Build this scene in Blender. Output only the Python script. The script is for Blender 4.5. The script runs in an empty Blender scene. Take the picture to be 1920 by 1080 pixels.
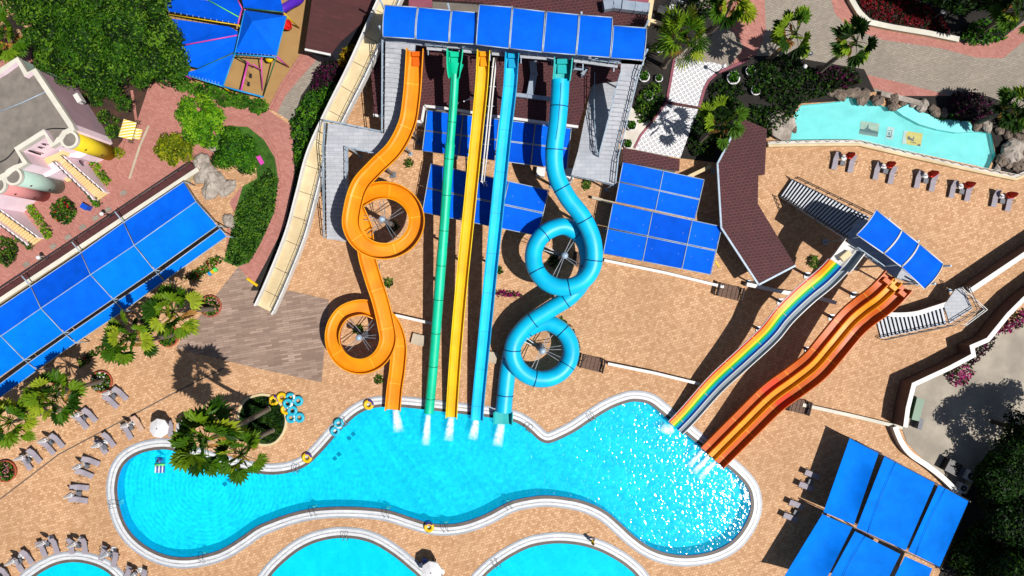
import bpy, math, random
import numpy as np
from mathutils import Vector, Matrix
from mathutils.geometry import tessellate_polygon
R = math.radians
random.seed(7); rng = np.random.default_rng(7)
scene = bpy.context.scene
COL = scene.collection
S = 16.0; H = 80.0           # ground pixels of the photograph per metre, camera height

def P(px, py, z=0.0):
    k = (1 - z / H) / S
    return Vector(((px - 960) * k, (540 - py) * k, z))
def PP(pts, z=0.0):
    return [P(p[0], p[1], p[2] if len(p) > 2 else z) for p in pts]

# ------------------------------------------------------------------ objects
ORG = {}
def thing(name, loc, label, cat, group=None):
    o = bpy.data.objects.new(name, None); COL.objects.link(o)
    o.empty_display_size = .3
    o.location = loc; o['label'] = label; o['category'] = cat
    if group: o['group'] = group
    ORG[o] = Vector(loc)
    return o
def tag(o, label=None, cat=None, group=None, kind=None):
    if label: o['label'] = label
    if cat: o['category'] = cat
    if group: o['group'] = group
    if kind: o['kind'] = kind
    return o
def children(o): return [c for c in ORG if c.parent is o]
def copy_tree(o, parent=None):
    c = o.copy(); COL.objects.link(c)
    ORG[c] = ORG[o]
    if parent is not None: c.parent = parent
    for ch in children(o):
        copy_tree(ch, c)
    return c

class MB:
    def __init__(s): s.v = []; s.f = []; s.m = []; s.sm = []
    def add(s, vs, fs, mi=0, smooth=False):
        b = len(s.v); s.v.extend([tuple(v) for v in vs])
        for k, f in enumerate(fs):
            s.f.append([i + b for i in f]); s.m.append(mi[k] if isinstance(mi, (list, tuple)) else mi); s.sm.append(smooth)
    def box(s, c, d, rz=0, mi=0, rot=None):
        c = Vector(c); Rm = rot if rot is not None else Matrix.Rotation(rz, 3, 'Z')
        vs = [c + Rm @ Vector((x * d[0] / 2, y * d[1] / 2, z * d[2] / 2)) for x in (-1, 1) for y in (-1, 1) for z in (-1, 1)]
        s.add(vs, [(0, 1, 3, 2), (4, 6, 7, 5), (0, 4, 5, 1), (2, 3, 7, 6), (0, 2, 6, 4), (1, 5, 7, 3)], mi)
    def beam(s, a, b, w=.08, h=None, mi=0):
        a = Vector(a); b = Vector(b); h = h or w; t = b - a
        if t.length < 1e-5: return
        q = t.to_track_quat('X', 'Z').to_matrix()
        s.box((a + b) / 2, (t.length, w, h), rot=q, mi=mi)
    def tube(s, pts, r, n=8, mi=0, caps=True, smooth=True):
        pts = [Vector(p) for p in pts]; N = len(pts)
        rs = r if isinstance(r, (list, tuple)) else [r] * N
        vs = []; 
        for i, p in enumerate(pts):
            t = (pts[min(i + 1, N - 1)] - pts[max(i - 1, 0)]).normalized()
            ref = Vector((0, 0, 1)) if abs(t.z) < .95 else Vector((1, 0, 0))
            L = t.cross(ref).normalized(); U = L.cross(t)
            for k in range(n):
                a = 2 * math.pi * k / n
                vs.append(p + L * (math.cos(a) * rs[i]) + U * (math.sin(a) * rs[i]))
        fs = [(i * n + k, i * n + (k + 1) % n, (i + 1) * n + (k + 1) % n, (i + 1) * n + k) for i in range(N - 1) for k in range(n)]
        s.add(vs, fs, mi, smooth)
        if caps:
            b = len(s.v) - len(vs)
            s.f.append([b + k for k in range(n)][::-1]); s.m.append(mi); s.sm.append(False)
            s.f.append([b + (N - 1) * n + k for k in range(n)]); s.m.append(mi); s.sm.append(False)
    def sweep(s, path, prof, mi=0, smooth=False, closed=True, caps=True):
        """prof(i,u) -> list of (lateral to the right, up); mi may be a list per profile segment"""
        path = [Vector(p) for p in path]; N = len(path); vs = []; n = 0
        for i, p in enumerate(path):
            t = (path[min(i + 1, N - 1)] - path[max(i - 1, 0)]).normalized()
            rgt = t.cross(Vector((0, 0, 1))).normalized(); U = rgt.cross(t)
            pr = prof(i, i / max(1, N - 1)); n = len(pr)
            for (a, b) in pr: vs.append(p + rgt * a + U * b)
        m = n if closed else n - 1
        fs = []; ms = []
        for i in range(N - 1):
            for k in range(m):
                k2 = (k + 1) % n
                fs.append((i * n + k, (i + 1) * n + k, (i + 1) * n + k2, i * n + k2)); ms.append(mi[k] if isinstance(mi, (list, tuple)) else mi)
        s.add(vs, fs, ms, smooth)
        if caps and closed:
            for base in (0, (N - 1) * n):
                pl = [Vector((q[0], q[1], 0)) for q in prof(0 if base == 0 else N - 1, 0 if base == 0 else 1)]
                b = len(s.v) - len(vs)
                for tr in tessellate_polygon([pl]):
                    s.f.append([b + base + j for j in tr]); s.m.append(ms[0]); s.sm.append(False)
    def sheet(s, loops, z=None, mi=0, smooth=False):
        """flat polygon with holes"""
        loops = [[Vector((p[0], p[1], z if z is not None else p[2])) for p in l] for l in loops]
        allv = [v for l in loops for v in l]
        fs = []
        for t in tessellate_polygon(loops):
            a, b, c = (allv[i] for i in t)
            if (b - a).cross(c - a).z < 0: t = (t[0], t[2], t[1])
            fs.append(tuple(t))
        s.add(allv, fs, mi, smooth)
    def prism(s, poly, z0, z1, mi=0, ms=None, bottom=True):
        """poly = xy outline (its z ignored); z1 may be list per vertex"""
        n = len(poly); ms = mi if ms is None else ms
        zt = z1 if isinstance(z1, (list, tuple)) else [z1] * n
        top = [Vector((p[0], p[1], zt[i])) for i, p in enumerate(poly)]
        bot = [Vector((p[0], p[1], z0)) for p in poly]
        area = sum(poly[i][0] * poly[(i + 1) % n][1] - poly[(i + 1) % n][0] * poly[i][1] for i in range(n))
        flat = [Vector((p[0], p[1], 0)) for p in poly]
        tris = []
        for t in tessellate_polygon([flat]):
            a, b, c = (flat[i] for i in t)
            tris.append(tuple(t) if (b - a).cross(c - a).z > 0 else (t[0], t[2], t[1]))
        s.add(top, tris, mi)
        if bottom: s.add(bot, [t[::-1] for t in tris], ms)
        side = [(i, (i + 1) % n, n + (i + 1) % n, n + i) for i in range(n)]
        if area < 0: side = [f[::-1] for f in side]
        s.add(bot + top, side, ms)
    def lathe(s, c, prof, n=16, mi=0, smooth=True, sq=None):
        c = Vector(c); m = len(prof); vs = []
        for (r, z) in prof:
            for k in range(n):
                a = 2 * math.pi * k / n; rr = r * (sq(k) if sq else 1)
                vs.append(c + Vector((rr * math.cos(a), rr * math.sin(a), z)))
        fs = [(i * n + k, i * n + (k + 1) % n, (i + 1) * n + (k + 1) % n, (i + 1) * n + k) for i in range(m - 1) for k in range(n)]
        s.add(vs, fs, mi, smooth)
        b = len(s.v) - len(vs)
        for base, rev in ((0, True), ((m - 1) * n, False)):
            if prof[0 if base == 0 else -1][0] > 1e-4:
                f = [b + base + k for k in range(n)]
                s.f.append(f[::-1] if rev else f); s.m.append(mi); s.sm.append(False)
    def torus(s, c, R0, r, n=20, k=8, mi=0, tilt=None):
        c = Vector(c); vs = []
        for i in range(n):
            a = 2 * math.pi * i / n
            for j in range(k):
                b = 2 * math.pi * j / k
                q = Vector(((R0 + r * math.cos(b)) * math.cos(a), (R0 + r * math.cos(b)) * math.sin(a), r * math.sin(b)))
                vs.append(c + (tilt @ q if tilt else q))
        fs = [(i * k + j, ((i + 1) % n) * k + j, ((i + 1) % n) * k + (j + 1) % k, i * k + (j + 1) % k) for i in range(n) for j in range(k)]
        s.add(vs, fs, mi, True)
    def blob(s, c, d, seed=0, n=10, rough=.25, mi=0, smooth=False, rz=0):
        """irregular stone like lump"""
        rr = random.Random(seed); c = Vector(c); vs = []; m = n // 2 + 2
        ph = [rr.uniform(0, 6.28) for _ in range(6)]
        Rm = Matrix.Rotation(rz, 3, 'Z')
        for i in range(m + 1):
            th = math.pi * i / m
            for k in range(n):
                a = 2 * math.pi * k / n
                w = 1 + rough * (.5 * math.sin(2 * a + ph[0] + th) + .4 * math.sin(3 * a + ph[1]) * math.sin(th * 2 + ph[2]) + .35 * math.sin(5 * a + ph[3] + 2 * th)) + rr.uniform(-rough, rough) * .35
                q = Vector((math.sin(th) * math.cos(a) * d[0] / 2 * w, math.sin(th) * math.sin(a) * d[1] / 2 * w, math.cos(th) * d[2] / 2 * (w if 0 < i < m else 1)))
                vs.append(c + Rm @ q)
        fs = [(i * n + k, (i + 1) * n + k, (i + 1) * n + (k + 1) % n, i * n + (k + 1) % n) for i in range(m) for k in range(n)]
        s.add(vs, fs, mi, smooth)
    def leaves(s, C, N, size, mats, asp=.55, fold=.25, droop=0.0):
        """many small leaf faces: C centres (n,3), N normals (n,3)"""
        n = len(C)
        if n == 0: return
        N = N / (np.linalg.norm(N, axis=1, keepdims=True) + 1e-9)
        A = rng.normal(size=(n, 3)); A -= N * (A * N).sum(1, keepdims=True); A /= np.linalg.norm(A, axis=1, keepdims=True) + 1e-9
        A[:, 2] -= droop; A /= np.linalg.norm(A, axis=1, keepdims=True) + 1e-9
        B = np.cross(N, A); B /= np.linalg.norm(B, axis=1, keepdims=True) + 1e-9
        sz = (size * rng.uniform(.6, 1.35, n))[:, None]
        v0 = C - A * sz; v2 = C + A * sz
        v1 = C + B * sz * asp + N * sz * fold; v3 = C - B * sz * asp + N * sz * fold
        V = np.stack([v0, v1, v2, v3], 1).reshape(-1, 3)
        b = len(s.v); s.v.extend(map(tuple, V.tolist()))
        mm = mats if not np.isscalar(mats) else np.full(n, mats)
        s.f.extend([[b + 4 * i, b + 4 * i + 1, b + 4 * i + 2, b + 4 * i + 3] for i in range(n)])
        s.m.extend([int(x) for x in mm]); s.sm.extend([False] * n)
    def build(s, name, mats, parent=None, label=None, origin=None):
        if not isinstance(mats, (list, tuple)): mats = [mats]
        me = bpy.data.meshes.new(name)
        og = ORG[parent] if parent is not None else (Vector(origin) if origin is not None else Vector((0, 0, 0)))
        V = np.array(s.v, dtype=np.float64).reshape(-1, 3) - np.array(og)
        me.from_pydata(V.tolist(), [], s.f)
        for m in mats: me.materials.append(m)
        me.polygons.foreach_set('material_index', np.array(s.m, dtype=np.int32))
        me.polygons.foreach_set('use_smooth', np.array(s.sm, dtype=bool))
        me.update()
        o = bpy.data.objects.new(name, me); COL.objects.link(o)
        if parent is not None: o.parent = parent
        else: o.location = og
        ORG[o] = og
        if label: o['label'] = label
        return o
    def struct(s, name, mats):
        return tag(s.build(name, mats), kind='structure')
    def solo(s, name, mats, label, cat, group=None, origin=None):
        if origin is None:
            A = np.array(s.v); origin = Vector(((A[:, 0].min() + A[:, 0].max()) / 2, (A[:, 1].min() + A[:, 1].max()) / 2, A[:, 2].min()))
        return tag(s.build(name, mats, origin=origin), label, cat, group)

# ------------------------------------------------------------------ curves
def spline(pts, per=8, closed=False):
    pts = [Vector(p) for p in pts]; n = len(pts); out = []
    rngi = range(n) if closed else range(n - 1)
    for i in rngi:
        if closed: p0, p1, p2, p3 = pts[(i - 1) % n], pts[i], pts[(i + 1) % n], pts[(i + 2) % n]
        else: p0, p1, p2, p3 = pts[max(i - 1, 0)], pts[i], pts[i + 1], pts[min(i + 2, n - 1)]
        for k in range(per):
            t = k / per
            out.append(.5 * ((2 * p1) + (p2 - p0) * t + (2 * p0 - 5 * p1 + 4 * p2 - p3) * t * t + (-p0 + 3 * p1 - 3 * p2 + p3) * t ** 3))
    if not closed: out.append(pts[-1])
    return out
def resample(path, step):
    out = [path[0]]; acc = 0
    for a, b in zip(path, path[1:]):
        L = (b - a).length
        if L < 1e-9: continue
        d = step - acc
        while d <= L:
            out.append(a.lerp(b, d / L)); d += step
        acc = (acc + L) % step
    if (out[-1] - path[-1]).length > step * .3: out.append(path[-1])
    return out
def offset(loop, d):
    """closed xy loop moved outward by d (positive = away from the inside)"""
    n = len(loop)
    area = sum(loop[i][0] * loop[(i + 1) % n][1] - loop[(i + 1) % n][0] * loop[i][1] for i in range(n))
    sg = 1 if area > 0 else -1; out = []
    for i in range(n):
        t = Vector(loop[(i + 1) % n]) - Vector(loop[i - 1]); t.z = 0; t.normalize()
        out.append(Vector((loop[i][0] + sg * t.y * d, loop[i][1] - sg * t.x * d, 0)))
    return out
def ribbon(pts, w):
    """outline of an open polyline thickened to width w"""
    pts = [Vector((p[0], p[1], 0)) for p in pts]; n = len(pts); Lf = []; Rt = []
    for i in range(n):
        d1 = (pts[i] - pts[i - 1]).normalized() if i > 0 else (pts[1] - pts[0]).normalized()
        d2 = (pts[i + 1] - pts[i]).normalized() if i < n - 1 else d1
        t = (d1 + d2); t = t.normalized() if t.length > 1e-6 else d1
        k = 1 / max(.5, t.dot(d2)); nn = Vector((-t.y, t.x, 0)) * (w / 2 * k)
        Lf.append(pts[i] + nn); Rt.append(pts[i] - nn)
    return Lf + Rt[::-1]
def inside(p, poly):
    x, y = p[0], p[1]; c = False; n = len(poly); j = n - 1
    for i in range(n):
        if (poly[i][1] > y) != (poly[j][1] > y) and x < (poly[j][0] - poly[i][0]) * (y - poly[i][1]) / (poly[j][1] - poly[i][1]) + poly[i][0]: c = not c
        j = i
    return c
def edge_dist(p, poly):
    d = 1e9; n = len(poly)
    for i in range(n):
        a = Vector((poly[i][0], poly[i][1])); b = Vector((poly[(i + 1) % n][0], poly[(i + 1) % n][1])); q = Vector((p[0], p[1]))
        t = max(0, min(1, (q - a).dot(b - a) / max(1e-9, (b - a).length_squared)))
        d = min(d, (a + (b - a) * t - q).length)
    return d

# ------------------------------------------------------------------ materials
def lin(r, g, b, k=.6):
    f = lambda c: (c / 255 / 12.92 if c / 255 <= .04045 else ((c / 255 + .055) / 1.055) ** 2.4)
    return (f(r) * k, f(g) * k, f(b) * k, 1)
def mulc(c, k): return (min(1, c[0] * k), min(1, c[1] * k), min(1, c[2] * k), 1)
class NT:
    def __init__(s, name):
        s.mat = bpy.data.materials.new(name); s.mat.use_nodes = True; s.t = s.mat.node_tree; s.t.nodes.clear()
        s.out = s.n('ShaderNodeOutputMaterial')
    def n(s, ty, **kw):
        nd = s.t.nodes.new(ty)
        for k, v in kw.items(): setattr(nd, k, v)
        return nd
    def l(s, a, b): s.t.links.new(a, b)
    def mix(s, fac, a, b, mode='MIX'):
        m = s.n('ShaderNodeMix', data_type='RGBA', blend_type=mode)
        for sock, val in ((m.inputs[0], fac), (m.inputs[6], a), (m.inputs[7], b)):
            if hasattr(val, 'is_output') or isinstance(val, bpy.types.NodeSocket): s.l(val, sock)
            else: sock.default_value = val
        return m.outputs[2]
    def noise(s, co, scale, detail=4, rough=.55, dist=0):
        nd = s.n('ShaderNodeTexNoise'); nd.inputs['Scale'].default_value = scale; nd.inputs['Detail'].default_value = detail
        nd.inputs['Roughness'].default_value = rough; nd.inputs['Distortion'].default_value = dist
        s.l(co, nd.inputs['Vector']); return nd.outputs['Fac']
    def ramp(s, fac, lo, hi):
        m = s.n('ShaderNodeMapRange'); m.inputs[1].default_value = lo; m.inputs[2].default_value = hi
        s.l(fac, m.inputs[0]); return m.outputs[0]
    def coord(s, rz=0, sc=(1, 1, 1)):
        tc = s.n('ShaderNodeTexCoord'); mp = s.n('ShaderNodeMapping')
        mp.inputs['Rotation'].default_value = (0, 0, rz); mp.inputs['Scale'].default_value = sc
        s.l(tc.outputs['Object'], mp.inputs['Vector']); return mp.outputs['Vector']
def M(name, c1, c2=None, rough=.6, ns=1.5, bump=0, bs=12, metal=0, spec=.4, brick=None, mortar=None, rz=0, stain=0, stain_s=.12, stretch=None, ms=.02, coat=0):
    t = NT(name); c2 = c2 or mulc(c1, .8)
    co = t.coord(rz, stretch or (1, 1, 1))
    nz = t.ramp(t.noise(co, ns, 5), .3, .7)
    if brick:
        br = t.n('ShaderNodeTexBrick'); br.inputs['Scale'].default_value = 1
        br.inputs['Brick Width'].default_value = brick[0]; br.inputs['Row Height'].default_value = brick[1]
        br.inputs['Mortar Size'].default_value = ms; br.inputs['Color1'].default_value = c1; br.inputs['Color2'].default_value = c2
        br.inputs['Mortar'].default_value = mortar or mulc(c1, .5); br.inputs['Bias'].default_value = 0
        t.l(co, br.inputs['Vector'])
        col = t.mix(nz, t.mix(.7, br.outputs['Color'], mulc(c1, 1), 'MIX') if False else br.outputs['Color'], mulc(c2, .95))
        col = t.mix(.45, br.outputs['Color'], col)
    else:
        col = t.mix(nz, c1, c2)
    if stain:
        sn = t.ramp(t.noise(co, stain_s, 6, .62), .42, .66)
        mm = t.n('ShaderNodeMath', operation='MULTIPLY'); t.l(sn, mm.inputs[0]); mm.inputs[1].default_value = stain
        col = t.mix(mm.outputs[0], col, mulc(c2, .62))
    b = t.n('ShaderNodeBsdfPrincipled'); t.l(col, b.inputs['Base Color'])
    b.inputs['Roughness'].default_value = rough; b.inputs['Metallic'].default_value = metal
    b.inputs['Specular IOR Level'].default_value = spec; b.inputs['Coat Weight'].default_value = coat
    if bump:
        bn = t.n('ShaderNodeBump'); bn.inputs['Strength'].default_value = bump; bn.inputs['Distance'].default_value = .05
        t.l(t.noise(co, bs, 3), bn.inputs['Height']); t.l(bn.outputs[0], b.inputs['Normal'])
    t.l(b.outputs[0], t.out.inputs[0]); return t.mat
def leafmat(name, c, rough=.5):
    t = NT(name); co = t.coord()
    col = t.mix(t.ramp(t.noise(co, 1.3, 3), .3, .7), mulc(c, .72), mulc(c, 1.2))
    b = t.n('ShaderNodeBsdfPrincipled'); t.l(col, b.inputs['Base Color']); b.inputs['Roughness'].default_value = rough
    b.inputs['Specular IOR Level'].default_value = .12
    tr = t.n('ShaderNodeBsdfTranslucent'); t.l(col, tr.inputs['Color'])
    mx = t.n('ShaderNodeMixShader'); mx.inputs[0].default_value = .22
    t.l(b.outputs[0], mx.inputs[1]); t.l(tr.outputs[0], mx.inputs[2]); t.l(mx.outputs[0], t.out.inputs[0]); return t.mat
def watermat(name, tint, body, bodyf, wave, strength, spec_r=.06, big=.0, cm=.66):
    """rippled water: clear layer with caustic light painted into its tint along the ripples, some scatter of its own, and a glossy skin"""
    t = NT(name); co = t.coord()
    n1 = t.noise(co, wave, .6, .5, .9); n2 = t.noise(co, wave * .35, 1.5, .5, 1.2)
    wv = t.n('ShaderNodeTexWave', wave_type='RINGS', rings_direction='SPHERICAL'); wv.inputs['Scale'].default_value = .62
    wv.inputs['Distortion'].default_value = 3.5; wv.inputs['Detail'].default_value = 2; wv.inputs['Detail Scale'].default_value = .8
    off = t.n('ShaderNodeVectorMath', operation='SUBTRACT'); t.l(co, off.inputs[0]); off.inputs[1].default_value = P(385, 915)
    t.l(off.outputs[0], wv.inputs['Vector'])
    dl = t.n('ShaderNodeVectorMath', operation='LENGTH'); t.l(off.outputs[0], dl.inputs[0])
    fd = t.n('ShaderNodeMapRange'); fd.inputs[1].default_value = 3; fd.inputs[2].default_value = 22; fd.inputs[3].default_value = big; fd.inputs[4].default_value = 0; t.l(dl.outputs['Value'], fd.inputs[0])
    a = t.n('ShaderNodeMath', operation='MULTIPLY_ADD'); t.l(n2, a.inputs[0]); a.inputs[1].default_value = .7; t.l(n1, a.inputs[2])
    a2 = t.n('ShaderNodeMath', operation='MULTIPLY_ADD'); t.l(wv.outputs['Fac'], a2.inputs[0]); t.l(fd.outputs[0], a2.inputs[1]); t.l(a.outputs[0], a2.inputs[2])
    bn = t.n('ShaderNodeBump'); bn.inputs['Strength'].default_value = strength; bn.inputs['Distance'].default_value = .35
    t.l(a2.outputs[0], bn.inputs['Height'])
    caus = t.ramp(a2.outputs[0], .6, 1.15)  # painted caustics: ripple height lightens and darkens the tint
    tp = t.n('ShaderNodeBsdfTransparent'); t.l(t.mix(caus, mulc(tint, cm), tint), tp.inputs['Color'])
    df = t.n('ShaderNodeBsdfDiffuse'); df.inputs['Color'].default_value = body; t.l(bn.outputs[0], df.inputs['Normal'])
    m1 = t.n('ShaderNodeMixShader'); m1.inputs[0].default_value = bodyf; t.l(tp.outputs[0], m1.inputs[1]); t.l(df.outputs[0], m1.inputs[2])
    gl = t.n('ShaderNodeBsdfGlossy'); gl.inputs['Roughness'].default_value = spec_r; t.l(bn.outputs[0], gl.inputs['Normal'])
    fr = t.n('ShaderNodeFresnel'); fr.inputs['IOR'].default_value = 1.33; t.l(bn.outputs[0], fr.inputs['Normal'])
    m2 = t.n('ShaderNodeMixShader'); t.l(fr.outputs[0], m2.inputs[0]); t.l(m1.outputs[0], m2.inputs[1]); t.l(gl.outputs[0], m2.inputs[2])
    t.l(m2.outputs[0], t.out.inputs[0]); return t.mat

m = {}
m['pave'] = M('tan pavers', lin(236, 192, 149, .68), lin(196, 148, 105, .65), .8, 5.0, brick=(.36, .3), mortar=lin(172, 124, 88), rz=R(-14), stain=.3, stain_s=.09, bump=.4, bs=7, ms=.02)
m['pink'] = M('pink brick paving', lin(214, 150, 136), lin(188, 122, 108), .85, 1.2, brick=(.4, .2), mortar=lin(160, 108, 100), rz=R(30), stain=.3, stain_s=.18)
m['grey'] = M('grey brick paving', lin(186, 174, 158), lin(160, 148, 134), .85, 1.2, brick=(.4, .2), mortar=lin(110, 102, 94), rz=R(-12), stain=.4, stain_s=.15)
m['sandy'] = M('sand coloured play floor', lin(186, 148, 92), lin(172, 132, 80), .9, .6, stain=.15)
m['road'] = M('worn concrete', lin(196, 184, 166), lin(170, 160, 146), .85, .5, stain=.55, stain_s=.2, bump=.2, bs=3)
m['soil'] = M('dark soil', lin(86, 56, 42), lin(48, 36, 30), .95, 1.0, bump=.6, bs=4)
m['darksoil'] = M('shaded planting soil', lin(48, 42, 38), lin(30, 27, 25), .95, 1.2, bump=.6, bs=4)  # darker copy of soil, shade over the beds is put into its colour
m['grass'] = M('lawn', lin(72, 120, 22), lin(46, 92, 12), .9, 1.4, bump=.6, bs=9, stain=.5, stain_s=.3)
m['dkgrass'] = M('dark lawn', lin(34, 62, 16), lin(20, 44, 10), .9, 1.4, bump=.6, bs=9)
m['white'] = M('white paint', lin(250, 248, 244), lin(232, 230, 226), .5, .8, stain=.12, stain_s=.6)
m['coping'] = M('white pool edge tiles', lin(250, 250, 250), lin(228, 230, 234), .45, .7, brick=(1.2, .6), mortar=lin(190, 192, 196), stain=.25, stain_s=.4)
m['copgrey'] = M('grey pool edge tiles', lin(188, 194, 202), lin(165, 172, 182), .5, .8, stain=.3, stain_s=.5)
m['slot'] = M('overflow channel', lin(140, 142, 146), lin(200, 202, 206), .5, 1.1)
m['gutter'] = M('brown edge tiles', lin(118, 104, 94), lin(92, 82, 76), .6, 1.0, stain=.3)
m['pooltile'] = M('cyan pool tiles', (.025, .68, .87, 1), (.02, .63, .84, 1), .5, .5)
m['poolwall'] = M('blue pool wall tiles', (.01, .24, .56, 1), (.01, .2, .5, 1), .5, .5)
m['aqua'] = M('pale aqua pool paint', lin(140, 240, 238, .64), lin(124, 230, 230, .64), .6, .5, stain=.15, stain_s=.3)
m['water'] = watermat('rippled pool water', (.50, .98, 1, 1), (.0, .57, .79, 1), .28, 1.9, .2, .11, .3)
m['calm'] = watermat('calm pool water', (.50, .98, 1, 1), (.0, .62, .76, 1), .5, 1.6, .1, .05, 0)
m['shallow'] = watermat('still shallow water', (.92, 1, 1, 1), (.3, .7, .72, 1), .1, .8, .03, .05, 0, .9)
def fabric(name, c): return M(name, c, mulc(c, .8), .75, .7, bump=.5, bs=1.6, spec=.05, stain=.3, stain_s=.5)
m['blue'] = fabric('blue shade fabric', lin(4, 106, 248, .7))
m['blue2'] = fabric('sun bleached blue fabric', lin(0, 132, 255, .66))
m['blue3'] = fabric('deep blue fabric', lin(2, 92, 230, .66))
m['pole'] = M('pale blue painted steel', lin(188, 208, 224), lin(160, 180, 200), .45, 2, metal=.1)
m['steel'] = M('galvanised steel', lin(170, 176, 184), lin(130, 138, 148), .4, 2, metal=.6)
m['dkmetal'] = M('dark metal', lin(62, 62, 68), lin(44, 44, 50), .5, 2)
m['deckgrey'] = M('pale grey steps', lin(206, 208, 214), lin(186, 190, 198), .7, .8, brick=(1.1, .42), mortar=lin(160, 162, 168), stain=.3, stain_s=.4)
m['concrete'] = M('concrete', lin(214, 200, 176), lin(190, 176, 154), .8, .7, stain=.4, stain_s=.3, bump=.2)
m['rooftile'] = M('dark red roof tiles', lin(84, 34, 38), lin(68, 27, 32), .8, 1.4, brick=(.5, .34), mortar=lin(116, 66, 68), rz=R(-8), stain=.3, ms=.035)
m['roofbrown'] = M('brown roof felt', lin(98, 50, 50), lin(80, 42, 42), .9, .8, brick=(1.4, .3), mortar=lin(80, 42, 42), rz=R(14), stain=.3)
m['roofmauve'] = M('plum roof sheet', lin(158, 82, 98), lin(140, 70, 88), .6, .8)
m['wallwhite'] = M('white wall render', lin(240, 232, 220), lin(220, 210, 198), .8, .7, stain=.3, stain_s=.4)
m['plank'] = M('weathered plank paving', lin(196, 168, 150), lin(146, 120, 104), .75, .9, brick=(1.6, .26), mortar=lin(112, 90, 78), rz=R(-9), stain=.3, stain_s=.2, ms=.015)
m['wood'] = M('brown timber', lin(126, 94, 74), lin(96, 70, 56), .75, 1.5, stretch=(1, 6, 1))
m['dkwood'] = M('dark timber', lin(70, 50, 44), lin(52, 38, 34), .75, 1.5)
def plastic(name, c, c2=None): return M(name, c, c2 or mulc(c, .9), .42, .5, spec=.3, stain=.16, stain_s=.5, coat=0)
m['orange'] = plastic('orange fibreglass', lin(255, 158, 6, .66), lin(250, 142, 2, .62))
m['orangeout'] = plastic('deep orange fibreglass', lin(240, 110, 6, .62))
m['amber'] = plastic('amber seam', lin(255, 196, 60, .66))
m['yellow'] = plastic('yellow fibreglass', lin(255, 196, 0, .68), lin(252, 184, 0, .64))
m['green'] = plastic('green fibreglass', lin(0, 210, 164, .7), lin(0, 200, 152, .66))
m['dkgreen'] = plastic('dark green seam', lin(0, 110, 66, .6))
m['sky'] = plastic('light blue fibreglass', lin(0, 204, 252, .74), lin(0, 192, 248, .7))
m['tube'] = plastic('blue tube fibreglass', lin(0, 198, 242, .72), lin(0, 186, 236, .68))
m['seamblue'] = plastic('dark blue seam', lin(0, 78, 120, .6))
m['teal'] = plastic('teal fibreglass', lin(30, 186, 186, .66))
m['burnt'] = plastic('burnt orange fibreglass', lin(222, 104, 8, .62), lin(212, 94, 4, .6))
m['gold'] = plastic('gold fibreglass', lin(255, 172, 10, .64), lin(250, 160, 6, .6))
m['red'] = plastic('red fibreglass', lin(240, 70, 14, .62)); m['maroon'] = plastic('dark red fibreglass', lin(200, 40, 14, .6))
m['lime'] = plastic('bright green fibreglass', lin(40, 206, 70, .6)); m['royal'] = plastic('royal blue fibreglass', lin(10, 88, 214, .6))
m['cyan'] = plastic('cyan fibreglass', lin(20, 178, 226, .6)); m['navy'] = plastic('navy fibreglass', lin(20, 40, 130, .6))
m['greylane'] = plastic('blue grey fibreglass', lin(172, 184, 194, .55)); m['yel2'] = plastic('lemon yellow', lin(255, 226, 30, .66))
m['cream'] = M('cream concrete', lin(246, 226, 182), lin(226, 200, 152), .7, .6, stain=.35, stain_s=.35, bump=.15)
m['lounge'] = M('grey lilac mesh fabric', lin(176, 166, 176), lin(150, 142, 152), .7, 2, stretch=(14, 1, 1))
m['beige'] = M('beige towel', lin(214, 178, 154), lin(196, 158, 136), .9, 2)
m['slategrey'] = M('slate grey plastic', lin(120, 122, 130), lin(100, 102, 110), .6, 2)
m['dark'] = M('near black plastic', lin(34, 34, 40), lin(24, 24, 30), .5, 2)
m['umb'] = M('white parasol fabric', lin(252, 250, 250), lin(238, 236, 238), .7, 1.5)
m['redfab'] = M('red parasol fabric', lin(236, 58, 26, .7), lin(214, 44, 18, .66), .7, 1.5)
m['trunk'] = M('palm trunk bark', lin(150, 136, 118), lin(100, 88, 74), .9, 2, stretch=(1, 1, 6), bump=.5, bs=5)
m['bark'] = M('tree bark', lin(104, 80, 60), lin(70, 54, 42), .9, 2, bump=.5, bs=6)
G = lambda r, g, b: leafmat('leaf %d %d %d' % (r, g, b), lin(r, g, b, .62))
m['tree'] = [G(34, 70, 12), G(58, 104, 16), G(104, 146, 34), G(20, 46, 9)]
m['tree2'] = [G(70, 130, 16), G(108, 166, 22), G(140, 188, 34), G(46, 92, 12)]
m['olive'] = [G(136, 148, 18), G(172, 176, 30), G(112, 130, 16), G(84, 104, 12)]
m['hedge'] = [G(42, 92, 14), G(66, 124, 20), G(96, 150, 28), G(26, 60, 10)]
m['limehedge'] = [G(92, 144, 12), G(122, 172, 16), G(150, 192, 26), G(66, 112, 10)]
m['palm'] = [G(72, 114, 16), G(108, 142, 24), G(160, 178, 42), G(40, 76, 10)]
m['palmdk'] = [G(46, 80, 20), G(74, 112, 26), G(130, 160, 34), G(30, 56, 14)]
m['darkleaf'] = [G(18, 46, 8), G(28, 62, 10), G(52, 86, 14), G(10, 26, 5)]  # shade over lower right trees and garden beds is put into these greens
m['plum'] = [G(58, 20, 44), G(40, 30, 30), G(96, 20, 70), G(28, 36, 22)]
m['pinkfl'] = [G(176, 20, 110), G(120, 20, 84), G(62, 76, 30), G(210, 60, 140)]
m['yellowfl'] = [G(150, 120, 20), G(196, 150, 20), G(96, 104, 24), G(120, 84, 20)]
m['redbed'] = [G(120, 14, 28), G(90, 12, 26), G(50, 50, 20), G(150, 20, 34)]
m['dry'] = [G(190, 140, 70), G(170, 120, 60)]
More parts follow.
